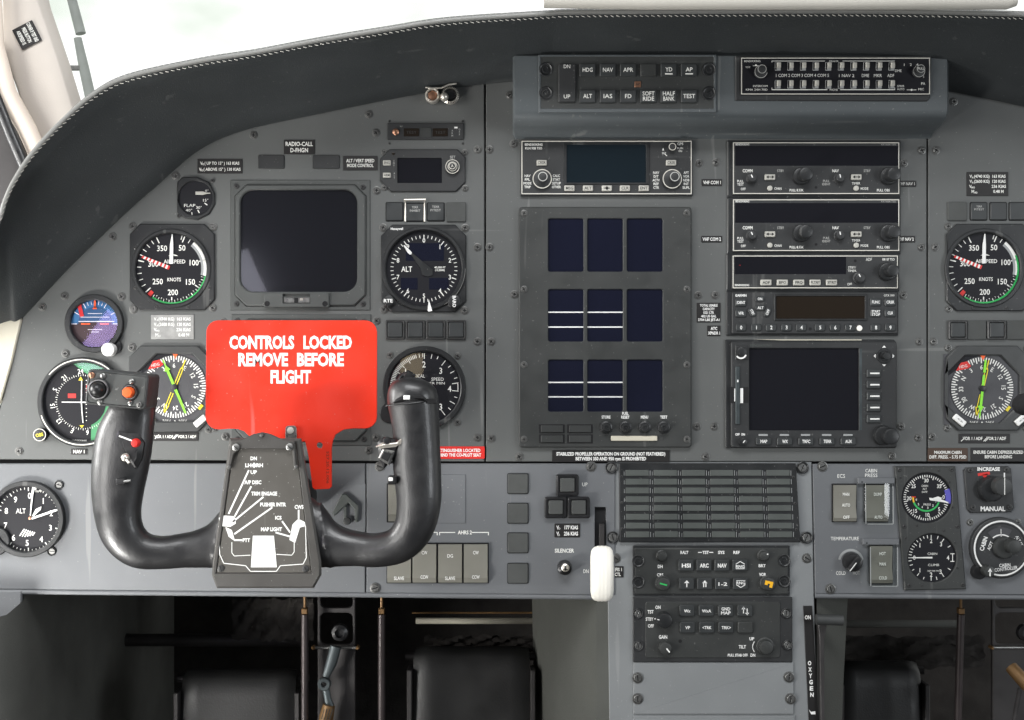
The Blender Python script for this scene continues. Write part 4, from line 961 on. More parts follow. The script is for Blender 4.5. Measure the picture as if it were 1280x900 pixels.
# ------------------------------------------------------------------ navigation computer
t = T("gps_receiver", "white outlined navigation unit with dark teal screen and two ringed knobs", "navigation unit", 757, 244)
b = B("unit"); b.plate(rr(650.5, 175.5, 865, 245.5, 1.5), 0, 5, 1); b.m("outline").frame(651.8, 177, 863.8, 243.4, 1.1, 5.1); t.part("face", b)
b = B("bezel_black"); b.plate(rr(704, 179.5, 811, 231.5, 1), 5, 6, .4, [rr(708, 182, 806.8, 229, .6)], .2); t.part("screen_frame", b)
b = B("teal_screen"); b.rect(707.5, 181.5, 807.5, 229.5, 5.2); t.part("screen", b)
b = B("ink"); h = 5.25
b.text("BENDIX/KING\nKLN 90B TSO", 667, 184, 2.7, h, [22, 21], bold=.02, pitch=1.7)
b.text("NAV\nFPL\nMODE\nTRIP", 659.3, 227.5, 3.0, h, [7.5, 6.5, 10, 8], bold=.015, pitch=1.55); b.text("CALC\nSTAT\nSETUP\nOTHER", 695.3, 227.5, 3.0, h, [9, 9, 11, 11], bold=.015, pitch=1.55)
b.text("NAV\nD/T\nACTV\nREF\nCTR", 819.5, 226, 3.0, h, [7.5, 6, 9, 6.5, 7], bold=.015, pitch=1.55); b.text("APT\nVOR\nNDB\nINT\nSUPL", 857, 226, 3.0, h, [6.5, 7.5, 7.5, 6, 9], bold=.015, pitch=1.55)
b.text("GPS", 849.5, 180.8, 3.2, h, 7.5, bold=.02); b.text("PUSH\nON", 849.5, 188, 2.4, h, [7, 4.5]); b.text("BRT", 829.5, 192.5, 2.6, h, 5); b.poly([(827, 189), (829.5, 189), (828.2, 185.5)], h); b.line(830, 193, 833, 196, .8, h)
t.part("markings", b)
for x, s in ((711.5, "MSG"), (734.5, "ALT"), (758, ""), (780.5, "CLR"), (804, "ENT")):
    key(t, x - 6.3, 232.8, x + 6.3, 239.8, 5, 8, "key", s or None, 3.4, 9, "seam", 1, extra=None if s else (lambda b, h: b.m("seam").rect(754, 235.8, 762, 236.8, h).poly([(758, 233.8), (760.5, 236.3), (758, 238.8), (755.5, 236.3)], h + .02)))
for x in (677, 838): key(t, x - 6.3, 201.2, x + 6.3, 208, 5, 8, "key", "CRSR", 3.4, 9.5, "seam", 1)
for x, y in ((677.5, 225), (839, 225)):
    b = B("unit"); b.knob(x, y, 11.6, 5, 10, 36); b.m("outline").arc(x, y, 10.9, 12, 0, 360, 9.6, 40); t.part("outer_knob", b)
    b = B("unit"); xx = x + (.5 if x < 800 else 2); b.knob(xx, y - 1.5, 5.6, 10, 18, 28); b.m("ink_dim").arc(xx, y - 1.5, 4.9, 5.8, 0, 360, 17.9, 28); t.part("inner_knob", b)
b = B("unit"); b.knob(839, 185.5, 4.2, 5, 12, 24); b.m("outline").arc(839, 185.5, 3.8, 4.6, 0, 360, 11.8, 24); t.part("power_knob", b)

# ------------------------------------------------------------------ engine display
t = T("engine_display", "tall charcoal engine instrument panel with nine unlit blue-black windows", "display panel", 756, 559)
holes = []
XS = ((685, 729), (733.8, 778), (783, 827.5)); YS = ((274, 340), (362, 427), (449.8, 514.3))
for y0, y1 in YS:
    for x0, x1 in XS: holes.append(rr(x0, y0, x1, y1, 2.5))
b = B("unit_grey"); b.plate(rr(648.5, 259.5, 863.5, 559, 4), 0, 7, 1.4, holes, .8); t.part("face", b)
for j, (y0, y1) in enumerate(YS):
    for i, (x0, x1) in enumerate(XS):
        b = B("blue_screen"); b.poly(rr(x0 - .5, y0 - .5, x1 + .5, y1 + .5, 2.5), 4.6)
        if j > 0 and i < 2:
            b.m("white")
            for f in (.438, .722) if j == 1 else (.435, .715): yy = y0 + (y1 - y0) * f; b.rect(x0 - .4, yy - .75, x1 + .4, yy + .75, 4.8)
        t.part("display_window", b)
for x in (655, 857.5):
    for y in (267.5, 362, 456, 548.5): t.inst("screw", SCREW, x, y, 7, rand_rot(), .72)
for x0 in (673.5, 708.5):
    for y0 in (530, 542.5):
        b = B("seam"); b.plate(rr(x0, y0, x0 + 32, y0 + 11, .5), 7, 7.6, .2); b.m("unit_grey").box(x0 + 2.5, y0 + 1.3, x0 + 30, y0 + 10, 7, 9, .6, .6); t.part("annunciator", b)
for x, s in ((757, "STORE"), (781, "FUEL\nRESET"), (804.8, "MENU"), (828.7, "TEST")):
    b = B("bezel_black"); b.lathe(x, 533.5, [(8.3, 7), (7.5, 9), (5.8, 9.6), (5.3, 15), (4.4, 16), (2.6, 16.2), (2.2, 15), (0, 15)], 28); t.part("knob", b)
    b = B("white"); b.text(s, x, 521 if '\n' not in s else 518.8, 3.4, 7.15, [8, 10.5] if '\n' in s else 11 if len(s) > 4 else 9, bold=.03, pitch=1.35); t.part("lettering", b)
b = B("beige_trim"); b.box(763, 544.3, 820.5, 550.5, 7, 9.5, .8, .7); t.part("key_strip", b)
b = B("unit"); b.frame(822.5, 544, 829, 550, .8, 7.2); t.part("light_sensor", b)

# ------------------------------------------------------------------ radio stack
def outline_unit(t, x0, y0, x1, y1, body_l):
    b = B("bezel_black"); b.plate(rr(body_l, y0 - 2.2, x1 + 2, y1 + 2.8, 1), 0, 2.2, .8); b.m("piping").rect(body_l + .6, y0, body_l + 1.3, y1, 2.3); t.part("case", b)
    b = B("unit"); b.plate(rr(x0, y0, x1, y1, 1.5), 2, 5, .8); b.m("outline").frame(x0 + .9, y0 + .9, x1 - .9, y1 - .9, 1.05, 5.1); t.part("face", b)
def nav_com(y, label, sub):
    t = T("nav_com_radio", label, "radio", 1016, y + 65, group="stacked white outlined radios")
    outline_unit(t, 914.5, y, 1123.2, y + 66, 908.5); h = 5.2
    b = B("screen"); b.rect(918, y + 5.5, 1121, y + 30, h); t.part("screen", b)
    b = B("ink"); b.text("BENDIX/KING", 927, y + 3.4, 2.2, h, 17, bold=.02); b.m("ink_dim").text("KX 165A TSO", 1109, y + 3.6, 2, h, 18); b.m("ink")
    b.text("COMM", 933.5, y + 36.3, 3.8, h, 12.5, bold=.02); b.text("NAV", 1043, y + 36.3, 3.8, h, 8, bold=.01); b.m("ink_dim").text("STBY", 974.5, y + 36.3, 3.2, h, 8.5).text("STBY", 1082.3, y + 36.3, 3.2, h, 8.5); b.m("ink")
    b.text("PULL\nTEST", 924.5, y + 51.3, 3, h, 8, pitch=1.35, bold=.01); b.text("OFF", 928, y + 59, 3, h, 6, bold=.01); b.m("ink_dim").text("PULL\nIDENT", 1031.5, y + 51, 2.8, h, [8, 10], pitch=1.4); b.m("ink")
    b.text("CHAN", 971.3, y + 58.5, 3, h, 9, bold=.01); b.text("MODE", 1079, y + 58.5, 3, h, 9.5, bold=.01); b.text("TIMER", 1068.5, y + 52, 2.9, h, 10.5); b.text("PULL 8.33K", 994.5, y + 60.5, 3, h, 17.5, bold=.015); b.text("PULL OBS", 1102.5, y + 60.5, 3, h, 16, bold=.015)
    t.part("markings", b)
    for x in (961, 1068.5):
        key(t, x - 6.5, y + 41, x + 6.5, y + 48, 5, 8, "key", None, r=1, extra=lambda b, h, x=x: b.m("seam").poly([(x - 5, y + 44.5), (x - 2, y + 42.5), (x - 2, y + 46.5)], h).poly([(x + 5, y + 44.5), (x + 2, y + 42.5), (x + 2, y + 46.5)], h).rect(x - 2.2, y + 44, x + 2.2, y + 45, h))
        b = B("key"); b.knob(x, y + 58.2, 3.3, 5, 7.5, 20); t.part("round_button", b)
    for x, a in ((938, -25), (1047, -12)):
        b = B("unit"); b.knob(x, y + 46, 5.5, 5, 13, 24, base=6.6); b.m("white").tick(x, y + 46, 0, 4, a, 1.3, 13.15); t.part("volume_knob", b)
    for x in (1000, 1108.5):
        b = B("bezel_black"); b.knob(x, y + 43, 11.2, 5, 10, 36); t.part("outer_knob", b)
        b = B("bezel_black"); b.knob(x + 2.6, y + 42.5, 8.6, 10, 22, 36); t.part("inner_knob", b)
    b = B("seam"); b.disc(1018.7, y + 57, 1.7, 5.15, 14); t.part("key_hole", b)
nav_com(178, "uppermost white outlined nav-com radio of the stack", 1)
nav_com(249, "second white outlined nav-com radio, right above the ADF receiver", 2)
t = T("adf_receiver", "slim ADF radio with five pale keys under its screen", "radio", 1016, 361)
outline_unit(t, 914, 319, 1121.5, 361.5, 907.5); h = 5.2
b = B("screen"); b.rect(917.5, 321.5, 1056, 343, h); b.m("red").disc(924, 332, .5, h + .1, 8); t.part("screen", b)
b = B("ink"); b.text("ADF", 1084.5, 324.7, 3.6, h, 7.5); b.text("KR 87 TSO", 1109, 324.7, 2.8, h, 15, bold=.01); b.text("STBY/\nTIMER", 1063.5, 336.8, 2.8, h, [9.5, 10.5], pitch=1.5); b.text("OFF", 1060.5, 355.5, 3, h, 6); b.text("BENDIX/KING", 926.5, 356.7, 2.4, h, 18, bold=.02); t.part("markings", b)
for i, s in enumerate(("ADF", "BFO", "FRQ", "FLT/ET", "SET/RST")): x = 956 + i * 20.4; key(t, x - 6.8, 350, x + 6.8, 357.2, 5, 8, "key", s, 3, 9 if i < 3 else 11, "seam", 1, bold=.02)
b = B("seam"); b.disc(1067.5, 326.5, 1.8, 5.2, 14); t.part("key_hole", b)
b = B("unit"); b.knob(1072, 348, 6, 5, 13, 24, base=7.6); b.m("white").tick(1072, 348, 1, 5, -28, 1.2, 13.15); t.part("volume_knob", b)
b = B("bezel_black"); b.knob(1107, 340, 11.6, 5, 10, 36); t.part("outer_knob", b); b = B("bezel_black"); b.knob(1109.6, 339.5, 7.8, 10, 22, 32); t.part("inner_knob", b)
# transponder
t = T("transponder", "transponder with brown screen and a bottom row of numbered keys", "transponder", 1015, 418)
b = B("bezel_black"); b.plate(rr(907.5, 364, 1122, 419.5, 1.5), 0, 3, 1); t.part("case", b)
b = B("unit"); b.plate(rr(914, 365.5, 1120.5, 417.5, 2), 2, 5.5, 1); t.part("face", b)
b = B("bezel_black"); b.plate(rr(966, 368, 1082, 401, 1), 5.5, 7, .5, [rr(968.5, 370.5, 1079, 398.5, .6)], .3); t.part("screen_frame", b)
b = B("amber_screen"); b.rect(967.5, 369.5, 1080, 399.5, 5.9); t.part("screen", b)
b = B("white"); b.text("GARMIN", 925, 369.6, 2.9, 5.7, 14, bold=.03); b.m("ink").text("GTX 330", 1109.5, 369.6, 2.6, 5.7, 13); t.part("markings", b)
for s, x, y in (("IDENT", 924.8, 378.5), ("VFR", 924.8, 391.8), ("FUNC", 1092.5, 378), ("CRSR", 1110.5, 378), ("START\nSTOP", 1092.5, 391.5), ("CLR", 1110.5, 391.5)):
    key(t, x - 7, y - 5, x + 7, y + 5, 5, 7.5, "button", s, 3.4 if '\n' not in s else 3.0, {5: 10.5, 4: 10, 3: 7}.get(len(s), 10.5), "white", 2.4, bold=.02)
for s, x, y, ro in (("ON", 948.3, 374, 0), ("ALT", 949, 385, 0), ("STBY", 938.8, 390.5, 60), ("OFF", 958, 390.5, -65)):
    b = B("button"); b.rot(x, y, ro).box(x - 6.2, y - 3.7, x + 6.2, y + 3.7, 5, 7.5, 3.4, .8); b.rot(); b.m("white").text(s, x, y, 3.2, 7.65, 5.5 if len(s) < 3 else 7.5, rot=ro, bold=.02); t.part("button", b)
for s, x in zip("0123456789", (925, 944, 962.5, 981.5, 1000, 1023.3, 1042, 1061, 1092.7, 1110.7)): key(t, x - 6.5, 405, x + 6.5, 414.2, 5, 7.5, "button", s, 4.4, None, "white", 2.6, bold=.02)
b = B("seam"); b.disc(1011.3, 411.3, 1.9, 5.7, 14); t.part("key_hole", b); b = B("ivory"); b.lathe(1072.5, 410.3, [(3.8, 5), (3.4, 6.6), (0, 7.2)], 18); t.part("photocell", b)
# multifunction display
t = T("multifunction_display", "square black map display with a joystick and five side keys below the transponder", "display", 1013, 560)
b = B("bezel_black"); b.plate(chamf(906, 424.5, 1119, 560, (1, 3, 1, 1)), 0, 3.5, 1); t.part("case", b)
b = B("unit"); b.plate(rr(912.5, 427, 1118.5, 559, 3), 3, 8, 1.2, [rr(935, 435.5, 1071.5, 537.5, 1)], .8); t.part("face", b)
b = B("screen"); b.rect(934, 434.5, 1072.5, 538.5, 5.4); t.part("screen", b)
b = B("link_metal"); b.rect(1071.8, 436, 1075, 537, 8.1); t.part("screen_edge", b)
b = B("beige_trim"); b.plate([(940, 424.2), (1076, 424.2), (1076, 425.6), (977, 425.6)], 3.4, 3.8, .1); t.part("worn_edge", b)
b = B("ink_dim"); b.m("lens").text("BENDIX/KING", 949.5, 431.8, 3, 8.15, 27); t.part("lettering", b)
key(t, 917.5, 431.5, 933.5, 450, 8, 9, "unit", None, r=1)
b = B("bezel_black"); b.knob(924.5, 440, 6.5, 8, 14, 24); b.m("white").arc(923.5, 441.5, 5.4, 7.4, 110, 235, 14.1, 8); t.part("brightness_knob", b)
b = B("link_metal"); b.box(917.7, 458, 923, 530, 8, 10, 1, .7); b.m("white").rect(919.3, 474.5, 921, 477.5, 10.2); t.part("card_door", b)
b = B("seam"); b.rect(910.5, 483.5, 934, 503.5, 8.15); b.m("white").rect(916.2, 485.5, 917.4, 501.5, 8.4).rect(923.6, 485, 927.2, 503.5, 8.4); t.part("card_slot", b)
b = B("white"); b.text("OFF  ON", 923.5, 542.5, 2.8, 8.15, 12, bold=.03); t.part("lettering", b)
b = B("bezel_black"); b.knob(926.5, 551.5, 4.8, 8, 14, 20); b.m("white").line(926, 552.5, 928.5, 549.5, 1.2, 14.15); t.part("power_knob", b)
for i, (s, w_) in enumerate((("MAP", 8.5), ("WX", 7), ("TRFC", 10), ("TERR", 10), ("AUX", 8.5))):
    x = 952.5 + i * 26.3; b = B("key_grey"); b.box(x - 6, 542, x + 5.5, 544.4, 8, 8.8, .4, .2); t.part("indicator_bar", b)
    key(t, x - 9.5, 546.3, x + 9.5, 555.7, 8, 10.5, "button", s, 3.8, w_, "white", 2, bold=.025)
for i in range(5):
    y = 466.5 + i * 14.15; key(t, 1080.5, y - 5, 1098, y + 5, 8, 10.5, "button", None, r=1.6, extra=lambda b, h, y=y: b.m("white").rect(1084.5, y - .9, 1096, y + .9, h))
    b = B("ink_dim"); b.m("lens").rect(1076.5, y - .3, 1080, y + .3, 8.15); t.part("tick_mark", b)
b = B("bezel_black"); b.lathe(1102.5, 445, [(9.4, 8), (8.6, 9.5), (6.6, 9.5), (6, 8.6), (4.2, 8.6), (3.8, 15), (4.8, 17), (4.2, 19), (0, 19.5)], 28); t.part("joystick", b)
b = B("white"); cx, cy = 1102.5, 445
for a in (0, 90, 180, 270): p = pos(cx, cy, 13, a); q = pos(cx, cy, 10.4, a); n_ = (2.6 * math.cos(R(a)), 2.6 * math.sin(R(a))); b.poly([p, (q[0] + n_[0], q[1] + n_[1]), (q[0] - n_[0], q[1] - n_[1])], 8.2)
t.part("arrow_marks", b)
b = B("bezel_black"); b.knob(1101, 543.5, 12.5, 8, 14, 36); t.part("outer_knob", b); b = B("bezel_black"); b.knob(1107, 544, 10.3, 14, 24, 36); t.part("inner_knob", b)

# ------------------------------------------------------------------ lower middle strip
g = "square grey blanking caps in a column"
for y0, lb in ((592, "topmost"), (629, "second from the top"), (666, "third from the top"), (704, "lowest")):
    t = T("blanking_cap", f"{lb} of the four square grey caps beside the rocker row", "cap", 647, y0 + 25, group=g)
    b = B("seam"); b.plate(rr(634, y0 - .5, 660.8, y0 + 25.5, 2), 0, .5, .1); b.m("blank").box(634.8, y0 + .3, 660, y0 + 24.6, .2, 2.6, 2, .7); t.part("cap_plate", b)
g = "gear indicator buttons"
for x0, y0, lb in ((695, 592.5, "single upper one by the UP lettering"), (680.5, 620.5, "lower one nearer the blanking caps"), (709, 620.5, "lower one nearer the gear lever slot")):
    t = T("gear_indicator", "square black landing gear light, " + lb, "indicator light", x0 + 14, y0 + 26, group=g)
    b = B("black_plastic"); b.plate(rr(x0, y0, x0 + 28, y0 + 26.5, 3), 0, 8, 1.6, [rr(x0 + 4.5, y0 + 3.5, x0 + 23.5, y0 + 22, 1.5)], .8); t.part("surround", b)
    b = B("blank"); b.box(x0 + 5, y0 + 4, x0 + 23, y0 + 21.5, 2, 9, 1.4, 1); t.part("lens", b)
def deco(name, label, x, y, fn, cat="lettering", h=0): b = B("ink"); fn(b); return T(name, label, cat, x, y, h, single=b)
deco("lettering", "white UP lettering beside the upper gear light", 731, 608, lambda b: b.text("UP", 731, 605.5, 4.6, .12, 6.5))
deco("lettering", "white SILENCER lettering above the small black knob", 705.5, 691, lambda b: b.text("SILENCER", 705.5, 688.3, 4.6, .12, 24, bold=.02))
deco("lettering", "white DN lettering beside the white gear handle", 732, 717, lambda b: b.text("DN", 732.5, 714, 4.6, .12, 6.5))
deco("lettering", "white AHRS 2 lettering with bracket lines above the rockers", 582, 671, lambda b: b.text("AHRS 2", 581, 665.5, 4.6, .12, 17.5, bold=.02).rect(550, 665, 569, 666, .12).rect(590, 665, 610.5, 666, .12).rect(549, 665, 550, 669, .12).rect(610, 665, 611, 669, .12).rect(520, 665, 546, 666, .12).rect(546, 665, 547, 669, .12))
t = T("silencer_button", "small black knob with shiny tip under the SILENCER lettering", "knob", 706, 715)
b = B("black_plastic"); b.lathe(705.5, 709, [(9.5, 0), (9.3, 4), (8.6, 8), (7, 9), (5.5, 8)], 10); b.lathe(706, 708.5, [(8, 8), (7.6, 14), (5.4, 15.5), (5, 14)], 24); t.part("collar", b)
b = B("chrome"); b.lathe(706, 707, [(5.4, 12), (5, 16), (3, 17.3), (0, 17.6)], 20); b.m("seam").rect(705.4, 704, 706.6, 710, 17.8).rect(703.5, 708, 708.5, 709, 17.8); t.part("screw_tip", b)
# gear lever
b = B("seam"); b.rect(742, 632, 759, 738, -5.5); PB2.part("slot_back", b)
t2 = T("gear_lever", "bright white wheel-shaped landing gear handle standing in its black slot", "lever", 752.5, 717, 0, .045)
b = B("dark_metal"); b.plate(rr(753.4, 663, 760, 712, 1), -64, -54, .6); b.tube([(757, 716, -62), (756, 717, -30), (753, 717, 0)], 3.4, 10); t2.part("arm", b)
b = B("ivory"); W_ = 14.5; rows_ = []
for i in range(25):
    u = -1 + 2 * i / 24; x = 752.5 + W_ * u; e = (1 - abs(u) ** 3.2) ** .45 if abs(u) < 1 else 0
    gro = .35 if i % 4 == 2 and 3 < i < 22 else 0
    rows_.append([b.V(x, 717 + (22 + 13 * e - gro) * math.cos(a) , (4 + 10 * e - gro) * math.sin(a)) for a in [2 * math.pi * k / 28 for k in range(28)]])
b.loops(rows_); b.F(*rows_[0]); b.F(*reversed(rows_[-1]))
t2.part("ribbed_grip", b, smooth=50)
placard(765, 708, 779.5, 722, "EFIS 1\nCTL", "small black placard reading EFIS 1 CTL next to the gear handle", 4, [10, 7.5], bold=.02, pitch=1.5, h=-1.5)
# big rocker and door outline by the yoke
t = T("rocker_switch", "tall narrow rocker seen between the yoke's grip and hub", "rocker", 491, 652)
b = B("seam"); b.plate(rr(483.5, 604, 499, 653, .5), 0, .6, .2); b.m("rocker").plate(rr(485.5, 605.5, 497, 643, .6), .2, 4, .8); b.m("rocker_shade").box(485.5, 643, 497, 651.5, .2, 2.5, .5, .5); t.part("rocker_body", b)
t = T("hatch_plate", "thin outlined blank hatch plate behind the yoke's grip above the rockers", "plate", 540, 654)
b = B("lower_panel"); b.plate(rr(500, 593, 582, 654, .5), 0, .9, .5); t.part("plate_face", b)
t = T("latch_hook", "clear plastic hook moulding behind the yoke under the red tongue", "hook", 430, 655)
b = B("lens"); b.plate([(428, 617), (433, 617), (449, 632), (448, 652), (444, 652), (444, 636), (436, 628), (418, 645), (416, 640)], 0, 5, 1); b.plate(rr(430, 632, 434, 655, 1), 0, 4, .8); b.m("unit_grey").knob(434, 651, 5, 0, 5, 16); t.part("hook", b)
b = B("lower_panel"); b.plate([(414, 605), (457, 605), (457, 660), (414, 660)], -1, .5, .3); t.part("cover_plate", b)
g = "grey rockers in the row under the yoke's grip"
for i, (x0, tx, lo, lb) in enumerate(((484.5, None, "SLAVE", "first rocker of the row, half under the yoke, marked SLAVE"), (516, "CW", "CCW", "second rocker of the row, marked CCW beside the hidden SLAVE one"), (548, "DG", "SLAVE", "third rocker of the row, marked DG and SLAVE"), (580, "CW", "CCW", "last rocker of the row, marked CW and CCW, nearest the caps"))):
    t = T("rocker_switch", lb, "rocker", x0 + 15, 728, group=g)
    b = B("seam"); b.plate(rr(x0 - 1.3, 678.5, x0 + 31, 729, .5), 0, .8, .2); t.part("surround", b)
    b = B("rocker"); L = []
    for y, h in ((680, 1), (680, 3.5), (688, 4.5), (705, 3.5), (721, 6.8), (727.5, 4), (727.5, 1)): L.append([b.V(x0 + (0 if k else 0) + k * 29.5, y, h) for k in (0, 1)])
    b.loops(L, False); b.F(*[r[0] for r in L]); b.F(*[r[1] for r in L])
    t.part("paddle", b, smooth=20)
    b = B("white"); b.text(lo, x0 + 15, 720 if lo == "CCW" else 721.5, 4.2, 7.2, 9.5 if lo == "CCW" else 12.5, bold=.01)
    if tx: b.text(tx, x0 + 15, 690 if tx == "CW" else 694, 4.2, 5.0, 7, bold=.01)
    t.part("lettering", b)

# annunciator
t = T("annunciator_panel", "black annunciator panel with eight rows of six unlit grey windows", "annunciator panel", 885, 678, -1.5)
b = B("bezel_black"); b.plate([(773.5, 579), (994, 579), (999.5, 677.5), (774.5, 677.5)], -1.5, 4, 1); t.part("face", b)
for r_ in range(8):
    for c_ in range(6):
        x0 = 781.5 + c_ * 35.1 + r_ * (.1 + c_ * .075); y0 = 587 + r_ * 10.95
        b = B("lens"); b.box(x0, y0, x0 + 29, y0 + 7.4, 4, 5.4, .5, .5); b.m("key_grey").rect(x0 + 30.2, y0 + .6, x0 + 30.9, y0 + 7, 4.3).rect(x0 - 2, y0 + 2, x0 - 1.5, y0 + 7, 4.3); t.part("lens", b)
for x, y in ((776.5, 595.5), (777, 628), (777.5, 660.5), (991, 596), (993, 629), (994.5, 661), (884, 606.5), (885.5, 650)): t.inst("screw", SCREW_S, x, y, 3.8, 0, .6)
for x, y in ((764, 584.5), (1003, 584.5), (766, 671.5), (1008, 672)): t.inst("fastener", DZUS_D, x, y, 0, random.uniform(60, 120), 1.0)

# EFIS controller
t = T("efis_controller", "black display control panel with HSI, ARC and NAV keys and a yellow lit knob", "control panel", 888, 742, -1.5)
b = B("bezel_black"); b.plate(rr(791, 682, 987, 744.5, 1), -1.5, 2, .8); t.part("case", b)
b = B("unit_grey"); b.plate(rr(793, 684.5, 984.5, 742, .8), 1, 3.2, .7); t.part("face", b)
for x, y in ((797.5, 700.5), (797.5, 727), (979.5, 700), (979.5, 726)): t.inst("screw", RECESS_SCREW, x, y, 3.2, 0, .95)
b = B("ink"); b.m("white"); h = 3.35
b.text("RALT", 855, 690, 3.6, h, 10, bold=.03); b.text("TST", 881.5, 690, 3.6, h, 8, bold=.03); b.rect(872, 689.4, 877, 690.4, h).rect(886, 689.4, 891, 690.4, h); b.text("SYS", 901, 690, 3.6, h, 8, bold=.03); b.text("REF", 920, 690, 3.6, h, 8, bold=.03)
b.text("DH", 824.8, 707.5, 3.8, h, 6, bold=.03); b.text("CRS", 824.8, 718, 3.6, h, 8, bold=.02); b.text("BRT", 952, 706.5, 3.6, h, 9, bold=.03); b.text("VOR", 952.5, 717.5, 3.8, h, 9, bold=.03)
t.part("markings", b)
b = B("unit_grey"); b.knob(826.5, 694, 6, 3, 10, 24, base=7); t.part("knob", b); b = B("unit_grey"); b.knob(953.5, 693.5, 6, 3, 10, 24, base=7.5); b.m("white").line(956.5, 690.5, 958, 691.5, 1.4, 10.2); t.part("knob", b)
b = B("unit_grey"); b.knob(828, 728, 8.6, 3, 11, 28, base=9.6); b.m("green").line(823.5, 727, 832.5, 729.5, 1.8, 11.2); t.part("course_knob", b)
b = B("unit_grey"); b.knob(958.5, 728, 8.6, 3, 11, 28, base=9.6); b.m("amber").rot(958.5, 728, 12).rect(953.5, 724.3, 957.2, 729.6, 11.2).rect(957.2, 724.3, 963.5, 727.4, 11.2).rect(959.8, 727.4, 963.5, 731.8, 11.2); t.part("heading_knob", b)
def up2(b, h, x, y):
    for o_ in ((0,) if x < 865 else (-1.4, 1.4)): b.m("white").rect(x + o_ - .9 if 0 else x + o_ - .6, y - 2, x + o_ + .6, y + 4, h)
    b.poly([(x - 3.3, y - 1), (x, y - 4.4), (x + 3.3, y - 1)], h)
for i, s in enumerate(("HSI", "ARC", "NAV", "")): x = 856.7 + i * 22.4; key(t, x - 9.4, 698.8, x + 9.4, 712.6, 3, 7, "button", s or "RNG", 4.6 if s else 3.4, 11, "white", 1.5, bold=.03, dy=0 if s else 1.2, extra=None if s else (lambda b, h, x=x: b.line(x - 5.5, 704, x, 700.6, .9, h).line(x, 700.6, x + 5.5, 704, .9, h).rect(x - 5.5, 709.2, x + 5.5, 710, h)))
for i, s in enumerate((None, None, "1-2", "RNG")): x = 857.4 + i * 22.4; key(t, x - 9.4, 721.8, x + 9.4, 735.6, 3, 7, "button", s, 4.2 if i == 2 else 3.4, 11, "white", 1.5, bold=.02, dy=0 if i == 2 else -1.4, extra=(lambda b, h, x=x: up2(b, h, x, 728.5)) if i < 2 else (lambda b, h, x=x: b.line(x - 5.5, 729.5, x, 733, .9, h).line(x, 733, x + 5.5, 729.5, .9, h).rect(x - 5.5, 724, x + 5.5, 724.7, h)) if i == 3 else None)
# weather radar controller
t = T("radar_controller", "black weather radar panel with Wx keys, gain and tilt knobs", "control panel", 890, 827, -1.5)
b = B("unit"); b.plate(rr(791, 746, 990, 827, 1), -1.5, 2.5, 1); t.part("case", b)
b = B("unit_grey"); b.plate(rr(806.5, 751.5, 974.5, 821.5, 3), 2, 3.6, .6); t.part("face", b)
for x, y in ((797, 766.5), (797.5, 806.5), (982, 766), (983.5, 805.5)): t.inst("fastener", DZUS_D, x, y, 2.5, random.uniform(60, 120), .85)
b = B("white"); h = 3.75
b.text("ON", 822, 758.3, 4, h, 6.5, bold=.02); b.text("TST", 812.8, 764, 4, h, 7.5, bold=.02); b.text("STBY", 811.5, 773, 4, h, 9.5, bold=.02); b.text("OFF", 813.2, 781.5, 4, h, 7.5, bold=.02); b.text("GAIN", 828.3, 795.3, 4, h, 10.5, bold=.03); b.disc(818.5, 772.7, .9, h, 10)
b.text("TILT", 927.2, 807.6, 4, h, 9, bold=.03); b.text("PULL STAB OFF", 921.5, 818, 3.2, h, 25, bold=.03); b.text("UP", 939, 797.6, 3.6, h, 6, bold=.04); b.text("DN", 940.3, 818, 3.6, h, 6, bold=.03); b.arc(950, 807.5, 9.5, 10.5, 230, 310, h, 8)
t.part("markings", b)
b = B("seam"); b.disc(849.7, 800.5, 2.2, h, 14); t.part("key_hole", b)
b = B("bezel_black"); b.knob(829, 773, 10, 3.5, 15, 32); b.m("white").line(822.5, 771.5, 820, 771, 1, 15.1); t.part("mode_knob", b)
b = B("unit_grey"); b.knob(830.5, 808, 8, 3.5, 12, 28); b.m("white").line(831.5, 807.5, 835.5, 812.5, 1.6, 12.2); t.part("gain_knob", b)
b = B("unit_grey"); b.knob(955.5, 806.5, 8.8, 3.5, 13, 30, base=11); t.part("tilt_knob", b)
for i, s in enumerate(("Wx", "WxA", "GND\nMAP", "")): x = 858 + i * 24; key(t, x - 9.4, 755.3, x + 9.4, 769, 3, 7, "button", s or None, 3.6 if i != 2 else 3.8, {0: 8, 1: 11.5, 2: [11, 12]}.get(i), "white", 2, bold=.02, extra=None if s else (lambda b, h, x=x: b.m("white").line(x - 2, 757.5, x - 2, 765, 1, h).line(x + 2.5, 759, x + 2.5, 766.5, 1, h).poly([(x - 4.5, 760), (x - 2, 756.8), (x + .5, 760)], h).poly([(x, 764.5), (x + 2.5, 767.5), (x + 5, 764.5)], h)))
for i, s in enumerate(("VP", "<TRK", "TRK>", "")): x = 858.5 + i * 24; key(t, x - 9.4, 776, x + 9.4, 789.8, 3, 7, "button" if s else "unit_grey", s or None, 3.6, {0: 6}.get(i, 11.5), "white", 2, bold=.02)

